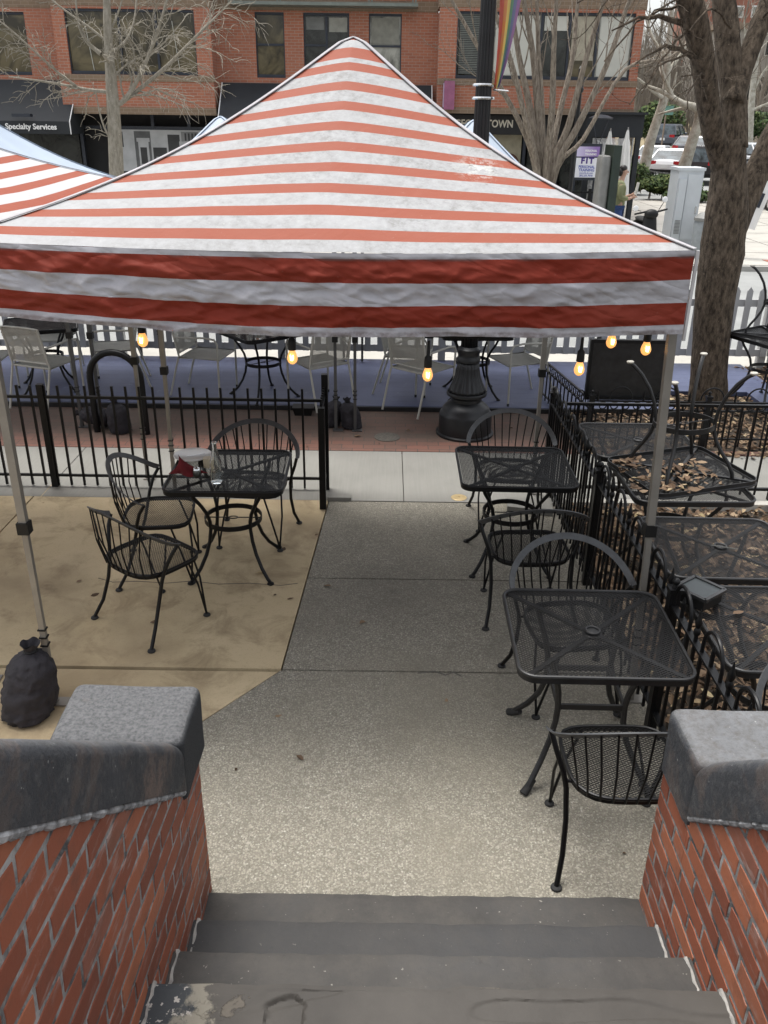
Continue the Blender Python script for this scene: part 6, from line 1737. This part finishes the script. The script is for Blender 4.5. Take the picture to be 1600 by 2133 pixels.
# young grey tree on the left
rg = random.Random(5); YT = 20.0
yt = thing('young_tree', (-6.2, YT, .11), 'young pale grey bare tree with curly twigs in front of the left brick bay', 'tree')
mb = MB(); base = aty(247, 400, YT)
tpts = [V((base.x + .1, YT, .1))] + pxline([(246, 390), (241, 310), (236, 225), (229, 130), (224, 50), (222, -30), (220, -120)], YT)
mb.tube(smooth_pts(tpts, 3), interp([.20, .165, .155, .14, .105, .085, .07, .04], 3), 12); mb.build('trunk', bark_grey, yt, smooth=True)
mb = MB(); P = dict(dens=5.5, depth=3, t0=.15, ang=.8, rk=.45, lk=.5, wob=.3, up=.02, droop=.25, seg=6, lmax=1.5, dk=1.25)
for pts, r in (([(238, 222), (262, 205), (295, 150), (325, 75), (352, -15), (365, -80)], .06), ([(240, 222), (285, 190), (345, 140), (405, 80), (455, 30), (490, -5)], .055), ([(236, 192), (190, 188), (140, 178), (80, 168), (20, 160)], .045), ([(210, 112), (180, 85), (163, 45), (157, -20)], .05), ([(228, 130), (212, 112)], .05), ([(160, 180), (120, 150), (70, 105), (20, 60), (-20, 30)], .03),
               ([(240, 300), (222, 275), (208, 235), (200, 190)], .03), ([(232, 110), (262, 85), (280, 40), (285, -20)], .035), ([(226, 70), (245, 30), (260, -20)], .03), ([(237, 160), (270, 130), (330, 100), (380, 45)], .03), ([(226, 90), (190, 60), (120, 10), (80, -30)], .03)):
    L_ = smooth_pts(pxline(pts, YT, rg.uniform(-1.2, 1.2)), 4); grow(mb, L_, r, .012, 2, rg, P, .0075)
mb.build('crown', bark_grey, yt, smooth=True)

# multi-stem tree right of the lamp
rg = random.Random(8); YM = 21.0
mt = thing('multi_stem_tree', (4.0, YM, .11), 'bare multi stemmed brown tree fanning out behind the right slope of the canopy', 'tree')
mb = MB(); b_ = aty(1135, 440, YM); B = V((b_.x, YM, .1))
P = dict(dens=1.7, depth=3, t0=.2, ang=.5, rk=.5, lk=.55, wob=.15, up=.08, seg=6, lmax=2.6, dk=1.7)
cr = MB()
for ex, my, mx, r in ((935, 260, 1085, .07), (1020, 250, 1095, .075), (1062, 230, 1105, .09), (1090, 220, 1120, .10), (1118, 220, 1128, .08), (1160, 230, 1150, .085), (1205, 240, 1165, .08), (1262, 260, 1185, .09), (1315, 270, 1200, .09), (1395, 290, 1215, .06)):
    yy = rg.uniform(-1.0, 1.0)
    pts = [B + V((rg.uniform(-.12, .12), rg.uniform(-.1, .1), 0)), aty(1132 + (mx - 1132) * .35, 350, YM + yy * .2), aty(mx, my, YM + yy * .5), aty((mx + ex) / 2 + rg.uniform(-8, 8), my * .5, YM + yy * .8), aty(ex, -10 if ex < 1350 else 120, YM + yy), aty(ex + (ex - 1132) * .25, -110 if ex < 1350 else 60, YM + yy)]
    L_ = smooth_pts(pts, 4); mb.tube(L_, interp([r * 1.3, r, r * .85, r * .65, r * .45, r * .3], 4), 8)
    grow(cr, L_[7:], r * .5, r * .25, 3, rg, P, .006)
mb.build('trunk', bark_brown, mt, smooth=True); cr.build('crown', bark_brown, mt, smooth=True)

# pale sycamores by the side street
rg = random.Random(14)
for lab, Y, trunk, limbs in (
    ('pale mottled bare tree leaning beside the black shelter', 40, [(1342, 352), (1356, 290), (1376, 230), (1388, 180), (1392, 110), (1400, 20)], [[(1384, 205), (1360, 190), (1330, 165), (1300, 150)], [(1390, 150), (1420, 110), (1440, 60), (1450, 0)], [(1390, 120), (1360, 80), (1340, 20)], [(1376, 230), (1400, 190), (1410, 150)]]),
    ('pale mottled bare tree leaning in the hedge planter behind the grey cabinet', 36, [(1424, 352), (1440, 300), (1456, 250), (1452, 226), (1420, 215), (1390, 196), (1350, 180)], [[(1456, 248), (1462, 200), (1470, 130), (1465, 40)], [(1440, 222), (1410, 228), (1370, 238)], [(1400, 200), (1380, 150), (1375, 90)]]),
    ('pale mottled bare tree right of the big trunk in front of the pale house', 60, [(1560, 330), (1563, 250), (1570, 170), (1580, 90), (1590, 0)], [[(1566, 200), (1590, 150), (1620, 120)], [(1570, 170), (1555, 110), (1550, 40)], [(1566, 230), (1600, 215), (1640, 200)]])):
    bp_ = aty(*trunk[0], Y); root = thing('sycamore_tree', (bp_.x, Y, max(0, bp_.z)), lab, 'tree', 'pale bare street trees')
    mb = MB(); T = smooth_pts(pxline(trunk, Y), 3); mb.tube(T, interp([.24, .21, .18, .15, .12, .09, .06][:len(trunk)], 3), 10); mb.build('trunk', bark_pale, root, smooth=True)
    mb = MB(); P = dict(dens=1.1, depth=3, t0=.15, ang=.8, rk=.45, lk=.6, wob=.25, up=.06, seg=5, lmax=3.2, dk=1.5)
    for l_ in limbs: grow(mb, smooth_pts(pxline(l_, Y, rg.uniform(-1.5, 1.5)), 3), .09, .03, 3, rg, P, .012)
    grow(mb, T[-6:], .09, .04, 3, rg, P, .012)
    mb.build('crown', bark_pale, root, smooth=True)
# bare woodland trees climbing the hillside
rg = random.Random(31)
def far_tree(x, y, z, h, lab):
    root = thing('woodland_tree', (x, y, z), lab, 'tree', 'bare trees on the far hillside')
    mb = MB(); T = wander((x, y, z), (rg.uniform(-.1, .1), 0, 1), h, 7, rg, .06, .1); mb.tube(T, [.28 - .032 * i for i in range(8)], 7, cap=False); mb.build('trunk', bark_far, root, smooth=True)
    mb = MB(); P = dict(dens=1.5, depth=3, t0=.2, ang=.75, rk=.5, lk=.42, wob=.2, up=.10, seg=5, lmax=4.0, dk=.85)
    grow(mb, T, .2, .05, 3, rg, P, .022); mb.build('crown', bark_far, root, smooth=True)
for i in range(11):
    px = 1320 + i * 27 + rg.uniform(-8, 8); Y = rg.uniform(78, 104); g0 = hillf(.5, (Y - 74) / 110).z; p = aty(px, 300, Y)
    far_tree(p.x, Y, g0 - .1, rg.uniform(9, 13), 'bare tree in the wooded far hillside beyond the parked cars')
# dense brush that reads as one grey-brown mass
mb = MB()
for i in range(2600):
    Y = rg.uniform(84, 140); px = rg.uniform(1290, 1640); p = aty(px, 250, Y); z0 = hillf(.5, (Y - 74) / 110).z - .2
    q0 = V((p.x, Y, z0)); hgt = rg.uniform(2.5, 9); d = V((rg.uniform(-.25, .25), rg.uniform(-.2, .2), 1)).normalized()
    mb.tube([q0, q0 + d * hgt * .5 + V((rg.uniform(-.3, .3), 0, 0)), q0 + d * hgt + V((rg.uniform(-.6, .6), 0, 0))], [.05, .035, .012], 3, cap=False)
tag(mb.build('brushwood', bark_far), 'dense bare brush covering the far hillside', 'brush', kind='stuff')

# ------------------------------------------------------------------ leaves
def leaf_shape(mb, p, s_, rng, lay=0.25, tone=None):
    a = rng.uniform(0, 6.28); n = V((rng.uniform(-lay, lay), rng.uniform(-lay, lay), 1)).normalized()
    u = V((math.cos(a), math.sin(a), 0)); u = (u - n * u.dot(n)).normalized(); w = n.cross(u)
    c = s_ * .7 * rng.uniform(-.6, 1); s_ = s_ * rng.choice((.55, .8, 1.0, 1.0, 1.15))
    vs = [p - u * s_, p - u * s_ * .3 + w * s_ * .55 + n * c * .6, p + u * s_ * .45 + w * s_ * .42 + n * c * .5, p + u * s_ * 1.05, p + u * s_ * .45 - w * s_ * .42 + n * c * .5, p - u * s_ * .3 - w * s_ * .55 + n * c * .6]
    t = rng.random() if tone is None else tone
    mb.add(vs, [(0, 1, 2, 3), (0, 3, 4, 5)], [t] * 6)
rg = random.Random(77)
mb = MB()
for i in range(13000):
    x = rg.uniform(1.46, 5.2); y = rg.uniform(1.5, 6.2)
    if x > 3.4 and y < 4.5: continue
    leaf_shape(mb, V((x, y, rg.uniform(.0, .05))), rg.uniform(.018, .046), rg, .8)
for i in range(3400):
    x = rg.uniform(1.78, 4.9); y = rg.uniform(7.6, 9.3)
    if y > 8.62 and x < 3.1: continue
    leaf_shape(mb, V((x, y, rg.uniform(.0, .03))), rg.uniform(.015, .045), rg, .5)
for i in range(900): leaf_shape(mb, V((rg.uniform(4.4, 5.3), rg.uniform(8, 10.5), rg.uniform(.0, .05))), rg.uniform(.02, .06), rg, .5)
for i in range(260): leaf_shape(mb, V((rg.uniform(1.75, 5), 7.5 - abs(rg.gauss(0, .06)), .012)), rg.uniform(.02, .05), rg, .4)
tag(mb.build('leaf_litter', dryleaf_m), 'brown dry leaf litter covering the planting beds', 'leaves', kind='stuff')
# leaves caught in the overturned table and lying on bed tables
def leafpile(name, c, rx, ry, n, z, label, s0=.03, s1=.06):
    mb = MB()
    for i in range(n): leaf_shape(mb, V((c[0] + rg.uniform(-rx, rx), c[1] + rg.uniform(-ry, ry), z + rg.uniform(0, .015))), rg.uniform(s0, s1), rg, .45)
    tag(mb.build(name, dryleaf_m), label, 'leaves', kind='stuff')
leafpile('caught_leaves', (1.83, 5.08), .30, .27, 150, .765, 'dry leaves caught inside the upside down table', .018, .045)
leafpile('table_leaves', (1.95, 3.3), .28, .3, 9, .722, 'few dry leaves on the bed table with the black box', .02, .035)
# single leaves on the paving
lf = MB(); leaf_shape(lf, V((0, 0, .004)), .035, rg, .15, .75)
for i, (px, py) in enumerate([(165, 1212), (198, 1240), (320, 1298), (590, 1145), (543, 1195), (573, 1240), (605, 1248), (682, 1222), (580, 1492), (492, 1605), (625, 1580), (755, 1298), (930, 1460), (1288, 1664), (1300, 1780), (90, 1048), (745, 910), (790, 925), (640, 930), (540, 905), (850, 897), (985, 920), (1000, 995), (1065, 893), (660, 1115), (20, 925)]):
    p = atz(px, py); mb = MB(); leaf_shape(mb, V((p.x, p.y, .006)), rg.uniform(.016, .034), rg, .25)
    tag(mb.build('fallen_leaf', dryleaf_m), 'single dry fallen leaf lying on the bare paving', 'leaf', 'fallen leaves scattered on the paving')

# ------------------------------------------------------------------ light
world = bpy.data.worlds.new("World"); scene.world = world; world.use_nodes = True
wn = world.node_tree.nodes; wl = world.node_tree.links
sky = wn.new('ShaderNodeTexSky'); sky.sky_type = 'NISHITA'; sky.sun_disc = False
SUN_EL, SUN_AZ = R(74), R(-40)      # azimuth from +Y towards +X
sky.sun_elevation = SUN_EL; sky.sun_rotation = SUN_AZ; sky.air_density = 1.2; sky.dust_density = 4.0; sky.ozone_density = 1.0
hs = wn.new('ShaderNodeHueSaturation'); hs.inputs['Saturation'].default_value = .22
wl.new(sky.outputs[0], hs.inputs['Color']); wl.new(hs.outputs[0], wn['Background'].inputs[0])
wn['Background'].inputs[1].default_value = .14
sun = bpy.data.objects.new('sun', bpy.data.lights.new('sun', 'SUN')); col.objects.link(sun)
sun.data.energy = 1.3; sun.data.angle = R(22); sun.data.color = (1, .97, .92)
d = V((math.sin(SUN_AZ) * math.cos(SUN_EL), math.cos(SUN_AZ) * math.cos(SUN_EL), math.sin(SUN_EL)))
sun.rotation_euler = (-d).to_track_quat('-Z', 'Y').to_euler()
vs_ = scene.view_settings; vs_.view_transform = 'Standard'; vs_.look = 'None'; vs_.exposure = 1.05; vs_.gamma = 1.0
scene.cycles.max_bounces = 7; scene.cycles.transparent_max_bounces = 12
